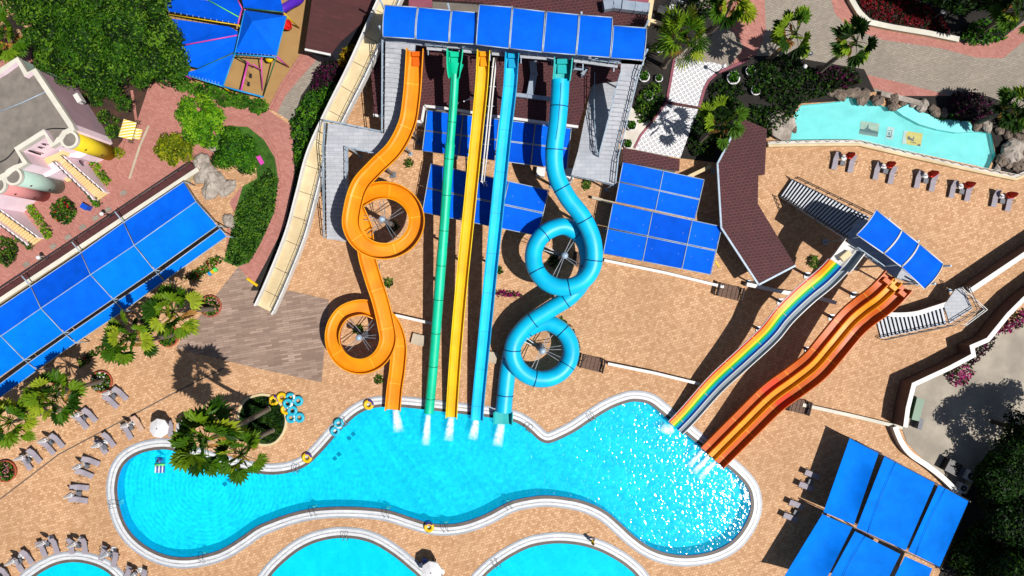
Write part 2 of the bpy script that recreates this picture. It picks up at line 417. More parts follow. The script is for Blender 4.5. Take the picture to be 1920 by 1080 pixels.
m['stone'] = M('boulder stone', lin(150, 132, 116), lin(104, 90, 80), .9, .8, bump=.8, bs=3, stain=.4, stain_s=.8)
m['palestone'] = M('pale boulder stone', lin(198, 186, 174), lin(150, 138, 126), .9, .8, bump=.8, bs=3, stain=.35, stain_s=.8)
m['pinkwall'] = M('pale pink render', lin(254, 232, 240, .84), lin(246, 218, 228, .82), .85, .6, stain=.15)
m['lilacwall'] = M('lilac pink render', lin(222, 186, 196), lin(206, 172, 186), .85, .6, stain=.2)
m['rose'] = M('rose render', lin(244, 164, 160), lin(232, 150, 148), .85, .6, stain=.1)
m['mint'] = M('mint render', lin(206, 232, 216), lin(186, 220, 204), .85, .6, stain=.1)
m['lemon'] = M('lemon render', lin(255, 228, 40), lin(250, 216, 24), .85, .6, stain=.08)
m['parapet'] = M('cream parapet', lin(244, 238, 222), lin(228, 222, 206), .8, .8, stain=.25, stain_s=.5)
m['gravelroof'] = M('grey roof screed', lin(152, 142, 132), lin(128, 120, 112), .95, 1.2, bump=.5, bs=8, stain=.5, stain_s=.25)
m['stairstone'] = M('sand stone steps', lin(246, 218, 160), lin(230, 198, 138), .8, .8, stain=.15)
m['treads'] = M('pale blue grey treads', lin(222, 226, 234), lin(200, 206, 216), .6, .8)
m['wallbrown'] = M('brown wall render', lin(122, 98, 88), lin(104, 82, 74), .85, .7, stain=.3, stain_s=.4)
m['window'] = M('dark window glass', lin(56, 40, 44), lin(40, 30, 34), .15, 1)
m['terracotta'] = M('terracotta', lin(196, 96, 66), lin(170, 80, 54), .85, 2)
m['skin'] = M('skin', lin(214, 158, 124), lin(200, 140, 108), .6, 3)
m['hair'] = M('dark hair', lin(26, 20, 18), lin(18, 14, 12), .6, 3)
m['yelshirt'] = M('yellow cloth', lin(248, 214, 10), lin(232, 196, 6), .8, 3)
m['dkcloth'] = M('dark cloth', lin(40, 44, 58), lin(30, 34, 46), .8, 3)
m['bluecloth'] = M('blue cloth', lin(70, 110, 200), lin(50, 90, 180), .8, 3)
m['magenta'] = plastic('magenta paint', lin(232, 84, 190)); m['purple'] = plastic('purple fibreglass', lin(92, 44, 196))
m['dkgreenp'] = plastic('dark green paint', lin(40, 110, 70)); m['skyp'] = plastic('sky blue paint', lin(40, 160, 226))
m['redp'] = plastic('red paint', lin(232, 30, 30)); m['limep'] = plastic('lime paint', lin(110, 240, 120)); m['yelp'] = plastic('yellow paint', lin(246, 204, 20))
m['silver'] = M('silver duct', lin(196, 210, 226), lin(170, 186, 206), .35, 1, metal=.4)
# ================================================================== pools and ground
MAINPOOL = [(220,920),(225,887),(237,867),(257,853),(283,845),(313,843),(340,850),(370,860),(400,869),(430,877),(480,887),(513,890),(547,885),(577,872),(603,847),(627,820),(647,798),(670,778),(693,767),(720,763),(757,764),(797,768),(847,774),(913,782),(957,789),(980,799),(997,813),(1010,825),(1024,831),(1040,828),(1077,810),(1110,788),(1143,768),(1173,756),(1193,753),(1217,758),(1237,773),(1260,792),(1293,820),(1327,847),(1360,873),(1383,893),(1400,913),(1407,933),(1407,957),(1397,983),(1377,1010),(1350,1028),(1317,1038),(1280,1041),(1243,1035),(1213,1022),(1187,1003),(1160,978),(1137,959),(1110,945),(1077,935),(1027,929),(987,933),(953,942),(913,963),(873,978),(840,983),(807,981),(773,971),(733,958),(693,952),(640,950),(590,953),(547,962),(507,976),(480,988),(450,1009),(417,1029),(383,1040),(350,1045),(317,1042),(287,1031),(260,1013),(240,990),(227,960)]
POOL2 = [(507,1082),(530,1057),(560,1033),(590,1018),(623,1010),(650,1009),(680,1013),(707,1023),(737,1042),(763,1063),(790,1088),(808,1120),(800,1170),(740,1210),(650,1225),(560,1210),(500,1160),(490,1115)]
POOL3 = [(895,1100),(910,1081),(930,1063),(960,1043),(993,1027),(1027,1020),(1057,1019),(1090,1023),(1120,1032),(1147,1045),(1173,1062),(1197,1086),(1215,1125),(1200,1180),(1120,1220),(1000,1220),(910,1185),(885,1140)]
POOL4 = [(50,1096),(68,1080),(87,1068),(110,1058),(137,1054),(163,1057),(187,1065),(207,1078),(222,1100),(215,1140),(150,1170),(80,1165),(40,1130)]
PICPOOL = [(1468,264),(1490,213),(1503,197),(1577,190),(1588,180),(1630,187),(1653,198),(1676,207),(1700,194),(1730,210),(1766,222),(1817,228),(1829,246),(1858,250),(1866,290),(1852,318),(1830,310),(1700,284),(1607,262),(1560,262)]
loops = {}
for nm, px in (('a', MAINPOOL), ('b', POOL2), ('c', POOL3), ('d', POOL4)):
    sm = resample(spline(PP(px), 6, True) + [PP(px)[0]], .45)
    loops[nm] = sm[:-1] if (sm[0] - sm[-1]).length < .3 else sm
loops['e'] = PP(PICPOOL)
g = MB(); B = 420
g.sheet([[(-B, -B), (B, -B), (B, B), (-B, B)]] + [offset(loops[k], .02) if k != 'e' else loops[k] for k in 'abcde'], 0.0)
g.struct('ground', m['pave'])

def pool(loop, depth, wm, calm=False, inner=None):
    n = len(loop)
    b = MB(); b.sheet([loop], -depth, 0)
    b.add([Vector((p.x, p.y, .03)) for p in loop] + [Vector((p.x, p.y, -depth)) for p in loop],
          [((i + 1) % n, i, n + i, n + (i + 1) % n) for i in range(n)], 1)
    b.struct('pool_basin', [m['aqua'], m['aqua']] if inner else [m['pooltile'], m['poolwall']])
    w = MB(); w.sheet([offset(loop, .01)], -.10); w.struct('water', wm)
def coping(loop):
    n = len(loop); b = MB()
    rings = [(0, .02, 0), (.36, .03, 0), (.36, .055, 1), (.68, .055, 1), (.68, .04, 2), (.8, .04, 2), (.8, .055, 1), (1.08, .055, 1), (1.1, .06, 3), (1.3, .05, 3), (1.34, -.01, 3)]
    Ls = [offset(loop, d) for d, z, mm in rings]
    vs = [Vector((p.x, p.y, rings[k][1])) for k, L in enumerate(Ls) for p in L]
    fs = []; ms = []
    for k in range(len(rings) - 1):
        for i in range(n):
            j = (i + 1) % n
            fs.append((k * n + i, k * n + j, (k + 1) * n + j, (k + 1) * n + i)); ms.append(rings[k + 1][2])
    area = sum(loop[i][0] * loop[(i + 1) % n][1] - loop[(i + 1) % n][0] * loop[i][1] for i in range(n))
    if area > 0: fs = [f[::-1] for f in fs]
    b.add(vs, fs, ms); b.struct('pool_coping', [m['gutter'], m['coping'], m['slot'], m['copgrey']])
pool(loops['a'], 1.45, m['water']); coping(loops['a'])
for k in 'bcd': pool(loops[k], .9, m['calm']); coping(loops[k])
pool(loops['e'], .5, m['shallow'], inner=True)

zl = [0.0]
def zone(name, px, mat_, z=None):
    zl[0] += .004
    b = MB(); b.sheet([PP(px)], z or zl[0]); return b.struct(name, mat_)
zone('pavement', [(-300,760),(0,548),(352,312),(420,470),(447,502),(470,525),(490,540),(520,470),(548,380),(555,300),(545,235),(500,205),(430,185),(360,160),(325,145),(250,150),(200,100),(0,60),(-300,0)], m['pink'])
zone('terrain', [(300,-60),(602,-60),(572,93),(530,155),(505,205),(440,185),(360,160),(325,140),(290,60)], m['sandy'])
zone('path', [(600,105),(632,112),(600,150),(560,205),(553,232),(520,212),(535,180),(560,150)], m['grey'])
zone('path', [(568,98),(600,105),(560,150),(535,180),(520,212),(505,205),(530,155)], m['pink'])
zone('lawn', [(405,252),(430,236),(465,238),(495,262),(515,295),(523,340),(515,400),(490,455),(468,492),(445,500),(420,490),(424,470),(432,440),(440,400),(455,350),(480,325),(478,310),(440,318),(405,305),(400,280)], m['grass'])
zone('terrain', [(365,315),(400,300),(440,310),(480,310),(482,335),(450,352),(430,380),(445,410),(425,430),(424,474),(400,430),(352,312)], m['pave'])
zone('path', [(447,500),(480,540),(520,548),(545,545),(617,562),(603,717),(480,690),(330,653),(338,640)], m['plank'])
zone('road', [(1215,-80),(2200,-80),(2200,330),(1930,300),(1862,245),(1800,212),(1640,172),(1560,180),(1440,210),(1340,215),(1215,330),(1165,305),(1175,200),(1205,60)], m['grey'])
zone('pavement', [(1350,18),(1390,-30),(1432,-30),(1436,60),(1415,112),(1370,122),(1395,88),(1370,55)], m['pink'])
zone('pavement', [(1550,-30),(1592,-30),(1597,0),(1620,40),(1800,78),(1850,84),(1895,60),(1940,30),(1940,60),(1880,110),(1830,108),(1760,90),(1690,80),(1655,75),(1590,52),(1565,25)], m['pink'])
zone('pavement', [(1615,138),(1700,158),(1775,178),(1772,200),(1700,184),(1640,166),(1608,158)], m['pink'])
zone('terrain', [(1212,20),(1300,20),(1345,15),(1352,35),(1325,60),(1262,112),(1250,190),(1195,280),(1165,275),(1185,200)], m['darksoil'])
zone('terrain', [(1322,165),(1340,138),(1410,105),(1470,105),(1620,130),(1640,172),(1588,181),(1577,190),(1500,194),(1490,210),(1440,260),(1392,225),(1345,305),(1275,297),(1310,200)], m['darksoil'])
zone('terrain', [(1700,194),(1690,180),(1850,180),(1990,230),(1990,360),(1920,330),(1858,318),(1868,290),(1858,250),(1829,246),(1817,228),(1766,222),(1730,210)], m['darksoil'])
zone('road', [(1690,800),(1700,722),(1800,672),(1846,640),(1920,590),(2200,420),(2200,1000),(1830,960),(1800,925),(1740,870),(1700,830)], m['road'])
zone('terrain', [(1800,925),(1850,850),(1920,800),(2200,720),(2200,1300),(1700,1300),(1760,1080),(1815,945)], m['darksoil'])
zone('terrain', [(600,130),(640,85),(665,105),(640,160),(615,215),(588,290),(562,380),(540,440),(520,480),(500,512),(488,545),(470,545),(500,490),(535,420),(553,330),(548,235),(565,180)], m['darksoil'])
zone('terrain', [(60,-40),(300,-40),(345,140),(280,160),(255,235),(200,300),(160,250),(60,110)], m['soil'])
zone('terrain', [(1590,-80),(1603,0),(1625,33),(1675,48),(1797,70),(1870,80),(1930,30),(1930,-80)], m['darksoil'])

# white patterned tile path
t = NT('white tiles with grey rings'); co = t.coord(R(-30), (2.2, 2.2, 2.2))
vo = t.n('ShaderNodeVectorMath', operation='FRACTION'); t.l(co, vo.inputs[0])
sb = t.n('ShaderNodeVectorMath', operation='SUBTRACT'); t.l(vo.outputs[0], sb.inputs[0]); sb.inputs[1].default_value = (.5, .5, 0)
ml = t.n('ShaderNodeVectorMath', operation='MULTIPLY'); t.l(sb.outputs[0], ml.inputs[0]); ml.inputs[1].default_value = (1, 1, 0)
ln = t.n('ShaderNodeVectorMath', operation='LENGTH'); t.l(ml.outputs[0], ln.inputs[0])
cm = t.n('ShaderNodeMath', operation='COMPARE'); t.l(ln.outputs['Value'], cm.inputs[0]); cm.inputs[1].default_value = .26; cm.inputs[2].default_value = .07
col = t.mix(cm.outputs[0], lin(238, 236, 238), lin(120, 122, 130))
b = t.n('ShaderNodeBsdfPrincipled'); t.l(col, b.inputs['Base Color']); b.inputs['Roughness'].default_value = .6; t.l(b.outputs[0], t.out.inputs[0])
m['rings'] = t.mat
zone('path', [(1265,112),(1340,118),(1368,127),(1340,138),(1322,165),(1310,200),(1250,190)], m['rings'], .075)
zone('path', [(1248,196),(1309,205),(1275,297),(1188,280),(1200,255),(1225,225)], m['rings'], .075)
zone('path', [(1182,200),(1200,215),(1225,225),(1200,255),(1188,280),(1165,280),(1172,240)], m['wallwhite'], .07)
# red kerbs along the tiled path
def kerb(px, w, h, mat_, name='kerb'):
    b = MB(); b.prism(ribbon(PP(px), w), -.02, h); return b.struct(name, mat_)
kerb([(1264,112),(1250,190)], .3, .16, m['roofmauve'])
kerb([(1250,192),(1310,203)], .3, .14, m['rooftile'])
kerb(spline([P(*q) for q in [(1310,204),(1320,168),(1337,142),(1366,128),(1402,113)]], 5) and [(1310,204),(1320,168),(1328,152),(1345,137),(1366,128),(1402,113)], .3, .16, m['roofmauve'])
kerb([(1249,193),(1226,224),(1201,254),(1189,278)], .25, .15, m['roofmauve'])
kerb([(325,143),(360,158),(430,184),(505,206)], .35, .16, m['pink'])
kerb([(505,206),(530,157),(569,99)], .3, .16, m['pink'])
kerb([(430,188),(455,214),(492,240),(518,288),(525,340),(517,400),(492,457),(468,497)], .3, .14, m['pink'])
kerb([(248,170),(258,235),(235,258),(222,300),(214,312)], .3, .14, m['pink'])
kerb([(279,236),(262,275),(243,335)], .25, .05, m['concrete'])
# drain line across the paving on the left
b = MB(); b.prism(ribbon(PP([(0,936),(110,852),(330,735),(420,690)]), .14), -.02, .012); b.struct('pavement', m['gutter'])
# square covers in the brick paving and along the awning wall
for i, (x, y) in enumerate([(232,362),(203,394),(180,409),(155,426),(128,445),(100,462),(76,482),(50,496)]):
    b = MB(); q = P(x, y); b.box((q.x, q.y, .05), (.75, .55, .03), R(34)); b.struct('pavement', m['grey'])

# lawn of the round palm bed, edged with cream stones
bed = [(497,742),(515,748),(529,765),(535,788),(530,810),(515,828),(495,832),(470,825),(452,800),(450,775),(462,752),(480,744)]
bl = spline(PP(bed), 6, True)
b = MB(); b.sheet([bl], .09); b.struct('lawn', m['dkgrass'])
b = MB(); n = len(bl); o1 = offset(bl, .28)
b.sheet([o1, bl], .14)
b.add([Vector((p.x, p.y, .14)) for p in o1] + [Vector((p.x, p.y, 0)) for p in o1], [(i, n + i, n + (i + 1) % n, (i + 1) % n) for i in range(n)])
b.add([Vector((p.x, p.y, .14)) for p in bl] + [Vector((p.x, p.y, 0)) for p in bl], [((i + 1) % n, n + (i + 1) % n, n + i, i) for i in range(n)])
b.struct('kerb', m['cream'])

# raised ledge in the picture pool, and the three pictures on its floor
led = [(1680,207),(1693,217),(1723,233),(1757,243),(1793,249),(1829,247),(1817,229),(1766,223),(1730,211),(1702,196)]
b = MB(); b.prism(PP(led), -.5, .06); b.struct('pool_basin', m['aqua'])
def picture(c, w, h, rz, parts, frame, label):
    Q = P(*c); b = MB(); Rz = Matrix.Rotation(rz, 3, 'Z')
    b.box((Q.x, Q.y, -.478), (w, h, .02), rz, 0)
    for k, (poly, mi) in enumerate(parts):
        pts = [Rz @ Vector((x * w / 2, y * h / 2, 0)) + Vector((Q.x, Q.y, 0)) for x, y in poly]
        b.sheet([pts], -.464 + .003 * k, mi)
    return b.solo('picture_panel', frame, label, 'picture', 'pictures on the pool floor')
pm = [M('pale picture sky', lin(206, 206, 184), lin(176, 180, 160), .5), M('dark picture ink', lin(74, 84, 86), lin(50, 60, 62), .5), M('grey picture sea', lin(120, 134, 130), lin(96, 112, 110), .5), M('picture paper', lin(226, 226, 224), lin(200, 206, 208), .5)]
picture((1634,240), 2.2, 1.6, R(-9), [([(-1,-.75),(1,-.8),(1,-.2),(.3,-.1),(-.3,-.15),(-1,-.2)],1),([(-1,-.9),(1,-.95),(1,-.55),(-1,-.5)],2),([(-.4,-.15),(-.1,-.15),(-.12,.35),(-.2,.75),(-.28,.35)],1),([(-.5,-.2),(.15,-.2),(.1,.05),(-.45,.05)],1)], pm, 'grey picture of a tower by the sea on the pale pool floor')
picture((1673,248), .85, 1.45, R(-9), [([(-.8,-.7),(.5,-.7),(.3,-.4),(-.7,-.45)],1),([(-.6,-.3),(.1,-.3),(.0,.2),(-.5,.1)],2),([(.3,-.5),(.5,-.5),(.45,.4),(.35,.4)],1),([(-.7,.3),(.6,.4),(.5,.5),(-.6,.42)],2)], [pm[3], pm[1], pm[2]], 'small narrow grey sketch between two larger pool floor pictures')
pm2 = [M('yellow picture sky', lin(240, 206, 96), lin(250, 186, 20), .5, 1.2), M('brown picture ink', lin(110, 66, 26), lin(84, 50, 20), .5), pm[3], M('violet picture ink', lin(110, 90, 120), lin(90, 70, 100), .5)]
picture((1715,258), 2.25, 1.55, R(-9), [([(-1,-1),(-.5,-1),(-.75,.2),(-.6,1),(-1,1)],2),([(-.5,-.25),(.25,-.4),(.1,-.1),(-.2,.05),(-.35,.3),(-.55,.1)],1),([(.0,-.2),(.15,-.2),(.2,.3),(.1,.35)],3),([(.55,-.95),(.95,-1),(.9,-.65),(.7,-.7)],1),([(-.2,-.6),(.5,-.7),(.4,-.55),(-.1,-.5)],1)], pm2, 'yellow picture of boats at sunset on the pale pool floor')

# foam where the slides run into the pool
t = NT('water foam'); co = t.coord(0, (1, 1, 1))
nz = t.ramp(t.noise(co, 2.6, 6, .7), .28, .56)
ly = t.n('ShaderNodeAttribute', attribute_name='fade'); mu = t.n('ShaderNodeMath', operation='MULTIPLY'); t.l(nz, mu.inputs[0]); t.l(ly.outputs['Fac'], mu.inputs[1])
d = t.n('ShaderNodeBsdfDiffuse'); d.inputs['Color'].default_value = (.8, .84, .86, 1); tp = t.n('ShaderNodeBsdfTransparent')
mx = t.n('ShaderNodeMixShader'); t.l(mu.outputs[0], mx.inputs[0]); t.l(tp.outputs[0], mx.inputs[1]); t.l(d.outputs[0], mx.inputs[2]); t.l(mx.outputs[0], t.out.inputs[0])
m['foam'] = t.mat
def foam(path, w0, w1, z0=.0):
    pts = resample(spline(PP(path), 6), .12); N = len(pts); b = MB(); vs = []; fd = []; K = 13
    rr = random.Random(int(path[0][0]))
    for i, p in enumerate(pts):
        u = i / (N - 1); t_ = (pts[min(i + 1, N - 1)] - pts[max(i - 1, 0)]).normalized(); rg = Vector((t_.y, -t_.x, 0))
        w = w0 + (w1 - w0) * u
        for k in range(K):
            s = (k / (K - 1) * 2 - 1)
            vs.append(p + rg * s * w / 2 + Vector((0, 0, -.08 + .16 * (1 - s * s) * math.sin(math.pi * min(1, u * 1.6 + .2)) * rr.uniform(.3, 1))))
            fd.append(max(0, (1 - abs(s) ** 1.6)) * min(1, 1.9 * (1 - u) ** .8 + .02) * min(1, .55 + u * 5))
    b.add(vs, [(i * K + k, (i + 1) * K + k, (i + 1) * K + k + 1, i * K + k + 1) for i in range(N - 1) for k in range(K - 1)], 0, True)
    o = b.build('foam', m['foam']); o['kind'] = 'stuff'
    at = o.data.attributes.new('fade', 'FLOAT', 'POINT'); at.data.foreach_set('value', fd)
foam([(741,768),(744,785),(748,812)], 0.72, 1.52); foam([(803,778),(801,800),(798,836)], 0.64, 1.20); foam([(846,783),(844,800),(841,828)], 0.80, 1.28)
foam([(893,788),(890,805),(886,826)], 0.80, 1.36); foam([(940,795),(937,812),(932,838)], 0.96, 1.44)
foam([(1262,802),(1252,806),(1240,800)], 1.28, 1.20); foam([(1318,845),(1305,860),(1291,876)], 0.56, 0.80); foam([(1331,854),(1317,870),(1300,888)], 0.56, 0.88); foam([(1345,864),(1328,880),(1312,900)], 0.56, 0.88)
# ================================================================== water slides
def trough(w, hl, hr, th=.06, lip=.13):
    return [(-w/2-.02, hl), (-w/2, hl*.45), (-w/2+.07, .12), (-w/2+.26, .02), (0, 0), (w/2-.26, .02), (w/2-.07, .12), (w/2, hr*.45), (w/2+.02, hr),
            (w/2+lip, hr), (w/2+lip, hr-.07), (w/2+.02+th, hr-.09), (w/2+th, hr*.3), (w/2-.1, -th*.9), (0, -th*1.4), (-w/2+.1, -th*.9), (-w/2-th, hl*.3), (-w/2-.02-th, hl-.09), (-w/2-lip, hl-.07), (-w/2-lip, hl)]
def seams(path, prof, every, mat_, parent, start=3.0, wd=.07, lift=.012):
    acc = 0; nxt = start; pts = [Vector(p) for p in path]; N = len(pts)
    for i in range(1, N - 1):
        acc += (pts[i] - pts[i - 1]).length
        if acc >= nxt:
            nxt += every; t_ = (pts[i + 1] - pts[i - 1]).normalized(); rg = t_.cross(Vector((0, 0, 1))).normalized(); U = rg.cross(t_)
            pr = prof(i, i / (N - 1)); vs = []
            for s in (-1, 1):
                vs += [pts[i] + t_ * s * wd / 2 + rg * a + U * (h + lift) for a, h in pr]
            n = len(pr); b = MB(); b.add(vs, [(k, k + 1, n + k + 1, n + k) for k in range(n - 1)]); b.build('seam', mat_, parent)
def stand(parent, p, r=.16, arm=None):
    b = MB(); b.tube([(p.x, p.y, 0), (p.x, p.y, p.z - .12)], r, 10); b.box((p.x, p.y, .06), (.7, .7, .12))
    if arm: b.beam(Vector((p.x, p.y, p.z - .2)) - arm, Vector((p.x, p.y, p.z - .2)) + arm, .16)
    b.build('support_post', m['steel'], parent)
def hub(parent, base, top_px, top_z, targets):
    """central column with a ball cap and braces reaching to the ring of the slide"""
    T = P(top_px[0], top_px[1], top_z); b = MB()
    b.lathe((T.x, T.y, 0), [(.5, 0), (.5, .15), (.3, .2), (.27, top_z * .5), (.24, top_z - .3), (.24, top_z)], 14); b.build('column', m['steel'], parent)
    c = MB(); c.lathe((T.x, T.y, top_z), [(.36, -.12), (.38, .05), (.3, .22), (.16, .32), (0.001, .36)], 14); c.build('cap', m['pole'], parent)
    for q in targets:
        s = MB(); q = Vector(q); rt = Vector((T.x, T.y, min(q.z - .2, top_z - .5) ))
        dr = (q - rt).normalized(); sd = dr.cross(Vector((0, 0, 1))).normalized() * .22
        s.beam(rt + sd * .3, q + sd, .07); s.beam(rt - sd * .3, q - sd, .07)
        s.build('strut', m['steel'], parent)
def circ(cx, cy, rx, ry, a0, a1, z0, z1, n):
    return [(cx + rx * math.cos(R(a0 + (a1 - a0) * i / n)), cy + ry * math.sin(R(a0 + (a1 - a0) * i / n)), z0 + (z1 - z0) * i / n) for i in range(n + 1)]

# ---- orange open spiral slide (image angles: y grows downwards)
op = [(781,97,9.0),(780,112,8.95),(778,135,8.8),(773,190,8.35),(765,235,7.95),(742,280,7.5),(706,316,7.1),(676,352,6.8)] + \
     circ(722, 415, 61, 57, 190, -150, 6.55, 4.9, 12) + [(685,430,4.55),(690,478,4.3),(702,522,4.05),(716,565,3.8)] + \
     circ(678, 631, 52, 55, -20, 240, 3.5, 2.35, 10)[0:] + [(682,576,2.2),(710,585,2.05),(736,606,1.9),(749,645,1.55),(747,690,1.15),(742,725,.75),(738,768,.38)]
path = resample(spline(PP(op), 8), .3)
th = thing('water_slide', P(738, 768), 'orange open water slide winding through two large loops into the pool', 'water slide')
NP = len(path)
def oprof(i, u):
    out = .95 if .13 < u < .52 else (.95 if .58 < u < .8 else .8)
    left = .55 if .1 < u < .95 else .75
    hr = out if u < .25 else .55; hl = .9 if u >= 0 else .5
    if i < 8: hl = hr = 1.35 - .07 * i
    elif .19 <= u < .62: hl, hr = .5, 1.0      # loop turns to the left, the outer wall is on the right
    elif .62 <= u < .86: hl, hr = .5, 1.05
    else: hl, hr = .55, .8
    return trough(1.55, hl, hr)
# ease wall heights so that they do not jump
hs = []
for i in range(NP):
    pr = oprof(i, i / (NP - 1)); hs.append((pr[0][1], pr[8][1]))
hs = [tuple(np.mean([hs[min(NP - 1, max(0, i + d))] for d in range(-5, 6)], axis=0)) for i in range(NP)]
oprof2 = lambda i, u: trough(1.55, hs[i][0], hs[i][1])
mi = [0] * 8 + [2] + [1] * 10 + [2]
b = MB(); b.sweep(path, oprof2, mi); b.build('trough', [m['orange'], m['orangeout'], m['gold']], th)
seams(path, lambda i, u: oprof2(i, u)[:9], 4.6, m['amber'], th)
def startbox(parent, px, py, z, w, mat_, rz=0):
    p = P(px, py, z); b = MB(); b.box((p.x, p.y, z + .2), (w, .5, .3), rz); b.box((p.x, p.y - .75, z + .1), (w * .9, .9, .12), rz); b.build('start_seat', mat_, parent)
startbox(th, 782, 103, 9.0, 1.05, m['orangeout'])
cA = (716, 411); ra = lambda a, z: P(722 + 40 * math.cos(R(a)), 415 + 38 * math.sin(R(a)), z)
hub(th, None, cA, 6.6, [ra(a, z) for a, z in ((190, 5.0), (140, 5.6), (60, 5.4), (-35, 4.9), (-100, 4.9))])
rb = lambda a, z: P(678 + 36 * math.cos(R(a)), 631 + 37 * math.sin(R(a)), z)
hub(th, None, (673, 633), 4.2, [rb(a, z) for a, z in ((140, 2.7), (55, 3.0), (0, 3.2), (-50, 3.0), (-130, 2.1))])
for k in (.04, .09, .15):
    i = int(k * NP); stand(th, path[i], .16)
for px, py, z in ((693,500,4.2),(712,560,3.8),(748,660,1.4),(744,720,.85)): stand(th, P(px, py, z), .13)

# ---- blue closed spiral tube
bp = [(1051,150,8.5),(1049,190,8.25),(1045,235,7.95),(1039,285,7.6),(1043,328,7.3),(1064,370,7.05),(1093,408,6.8),(1110,446,6.6)] + \
     circ(1057, 482, 57, 57, 0, 275, 6.35, 4.75, 10) + [(1092,447,4.35),(1103,485,4.25),(1095,522,4.15),(1070,555,4.05),(1030,581,3.85),(992,606,3.65),(968,634,3.45)] + \
     circ(1016, 658, 55, 53, 180, -85, 3.3, 1.85, 10) + [(988,618,1.6),(964,645,1.35),(953,690,1.15),(947,740,1.05),(944,772,1.02)]
path = resample(spline(PP(bp), 8), .3); NP = len(path)
th = thing('water_slide', P(944, 785), 'bright blue closed tube slide coiling twice above the paving', 'water slide')
b = MB(); b.tube(path, .95, 20, caps=False); b.build('tube', m['tube'], th)
acc = 0; nx = 2.6
for i in range(1, NP - 2):
    acc += (path[i] - path[i - 1]).length
    if acc > nx:
        nx += 4.3; t_ = (path[i + 1] - path[i - 1]).normalized(); sb_ = MB(); sb_.tube([path[i] - t_ * .05, path[i] + t_ * .05], 1.0, 20); sb_.build('seam', m['seamblue'], th)
b = MB()
rid = [path[i] + Vector((0, 0, .955)) for i in range(2, 22)]
b.tube(rid, .035, 5); b.build('seam', m['seamblue'], th)
op_ = spline(PP([(1055,112,9.0),(1054,130,8.85),(1052,150,8.55)]), 6)
b = MB(); b.sweep(op_, lambda i, u: trough(1.7 - .1 * u, 1.25 - .2 * u, 1.35 - .2 * u)); b.build('entry_trough', m['teal'], th)
startbox(th, 1055, 117, 9.0, 1.2, m['teal'])
e = spline(PP([(944,770,.3),(943,795,.2)]), 4)
b = MB(); b.sweep(e, lambda i, u: trough(2.0, 1.0 - .35 * u, 1.0 - .35 * u)); b.build('exit_trough', m['teal'], th)
rc = lambda a, z: P(1057 + 40 * math.cos(R(a)), 482 + 40 * math.sin(R(a)), z)
hub(th, None, (1059, 479), 6.4, [rc(a, z) for a, z in ((-62, 4.6), (30, 5.2), (115, 5.6), (205, 4.9))])
rd = lambda a, z: P(1016 + 37 * math.cos(R(a)), 658 + 36 * math.sin(R(a)), z)
hub(th, None, (1017, 658), 4.4, [rd(a, z) for a, z in ((-62, 2.2), (25, 2.5), (115, 2.9), (215, 2.9), (-10, 2.4))])
for k in (.05, .12, .18, .56, .62): stand(th, path[int(k * NP)] - Vector((0, 0, .9)), .17)

# ---- straight slides
def straight(pts, w, h, mats, label, seat, seam_m, every=4.5):
    path = resample(spline(PP(pts), 8), .3); N = len(path)
    th = thing('water_slide', P(pts[-1][0], pts[-1][1]), label, 'water slide', )
    pr = lambda i, u: trough(w, h + max(0, 1 - i / 7) * .7, h + max(0, 1 - i / 7) * .7, lip=.1)
    b = MB(); b.sweep(path, pr, [0] * 8 + [2] + [1] * 10 + [2]); b.build('trough', mats, th)
    seams(path, lambda i, u: pr(i, u)[:9], every, seam_m, th)
    startbox(th, pts[0][0], pts[0][1] + 6, pts[0][2], w * .75, seat)
    for k in (.1, .25, .4, .55, .7, .82): stand(th, path[int(k * N)], .14, Vector((w * .5, 0, 0)))
    return th, path
straight([(908,97,9),(906,125,8.7),(903,170,8.0),(895,250,6.8),(880,400,4.9),(867,527,3.4),(856,650,2.0),(849,750,.75),(847,783,.38)], 1.15, .6, [m['yellow'], m['orangeout'], m['yel2']], 'straight yellow open slide between the green and light blue slides', m['gold'], m['amber'])
straight([(961,100,9),(959,125,8.7),(956,170,8.0),(946,260,6.7),(932,400,4.9),(919,527,3.4),(907,650,2.0),(897,755,.72),(895,788,.38)], 1.25, .62, [m['sky'], m['royal'], m['cyan']], 'straight light blue open slide beside the yellow slide', m['cyan'], m['cyan'])
gp = [(853,135,8.45),(850,190,7.7),(846,245,6.95),(840,320,6.0),(833,420,4.8),(826,510,3.8),(819,600,2.8),(811,700,1.7),(806,755,1.0),(804,775,.85)]
path = resample(spline(PP(gp), 8), .3); NP = len(path)
th = thing('water_slide', P(804, 775), 'straight green closed tube slide between the orange and yellow slides', 'water slide')
rad = [.46 if i < NP * .19 else .53 if i < NP * .5 else .56 for i in range(NP)]
b = MB(); b.tube(path, rad, 18, caps=False); b.build('tube', m['green'], th)
acc = 0; nx = 5
for i in range(1, NP - 2):
    acc += (path[i] - path[i - 1]).length
    if acc > nx:
        nx += 3.9; t_ = (path[i + 1] - path[i - 1]).normalized(); b = MB(); b.tube([path[i] - t_ * .035, path[i] + t_ * .035], rad[i] + .035, 18); b.build('seam', m['dkgreen'], th)
b = MB(); b.tube([q + Vector((-.1, 0, .52)) for q in path[:int(NP * .5)]], .025, 5); b.build('seam', m['dkgreen'], th)
en = spline(PP([(855,97,9.0),(854,112,8.9),(853,128,8.7),(853,142,8.3)]), 6)
b = MB(); b.sweep(en, lambda i, u: trough(1.45 - .6 * u ** 2, 1.2 - .2 * u, 1.2 - .2 * u)); b.build('entry_trough', m['green'], th)
b = MB(); q = P(853, 119, 9.3); q2 = P(853, 139, 8.75)
vs = []
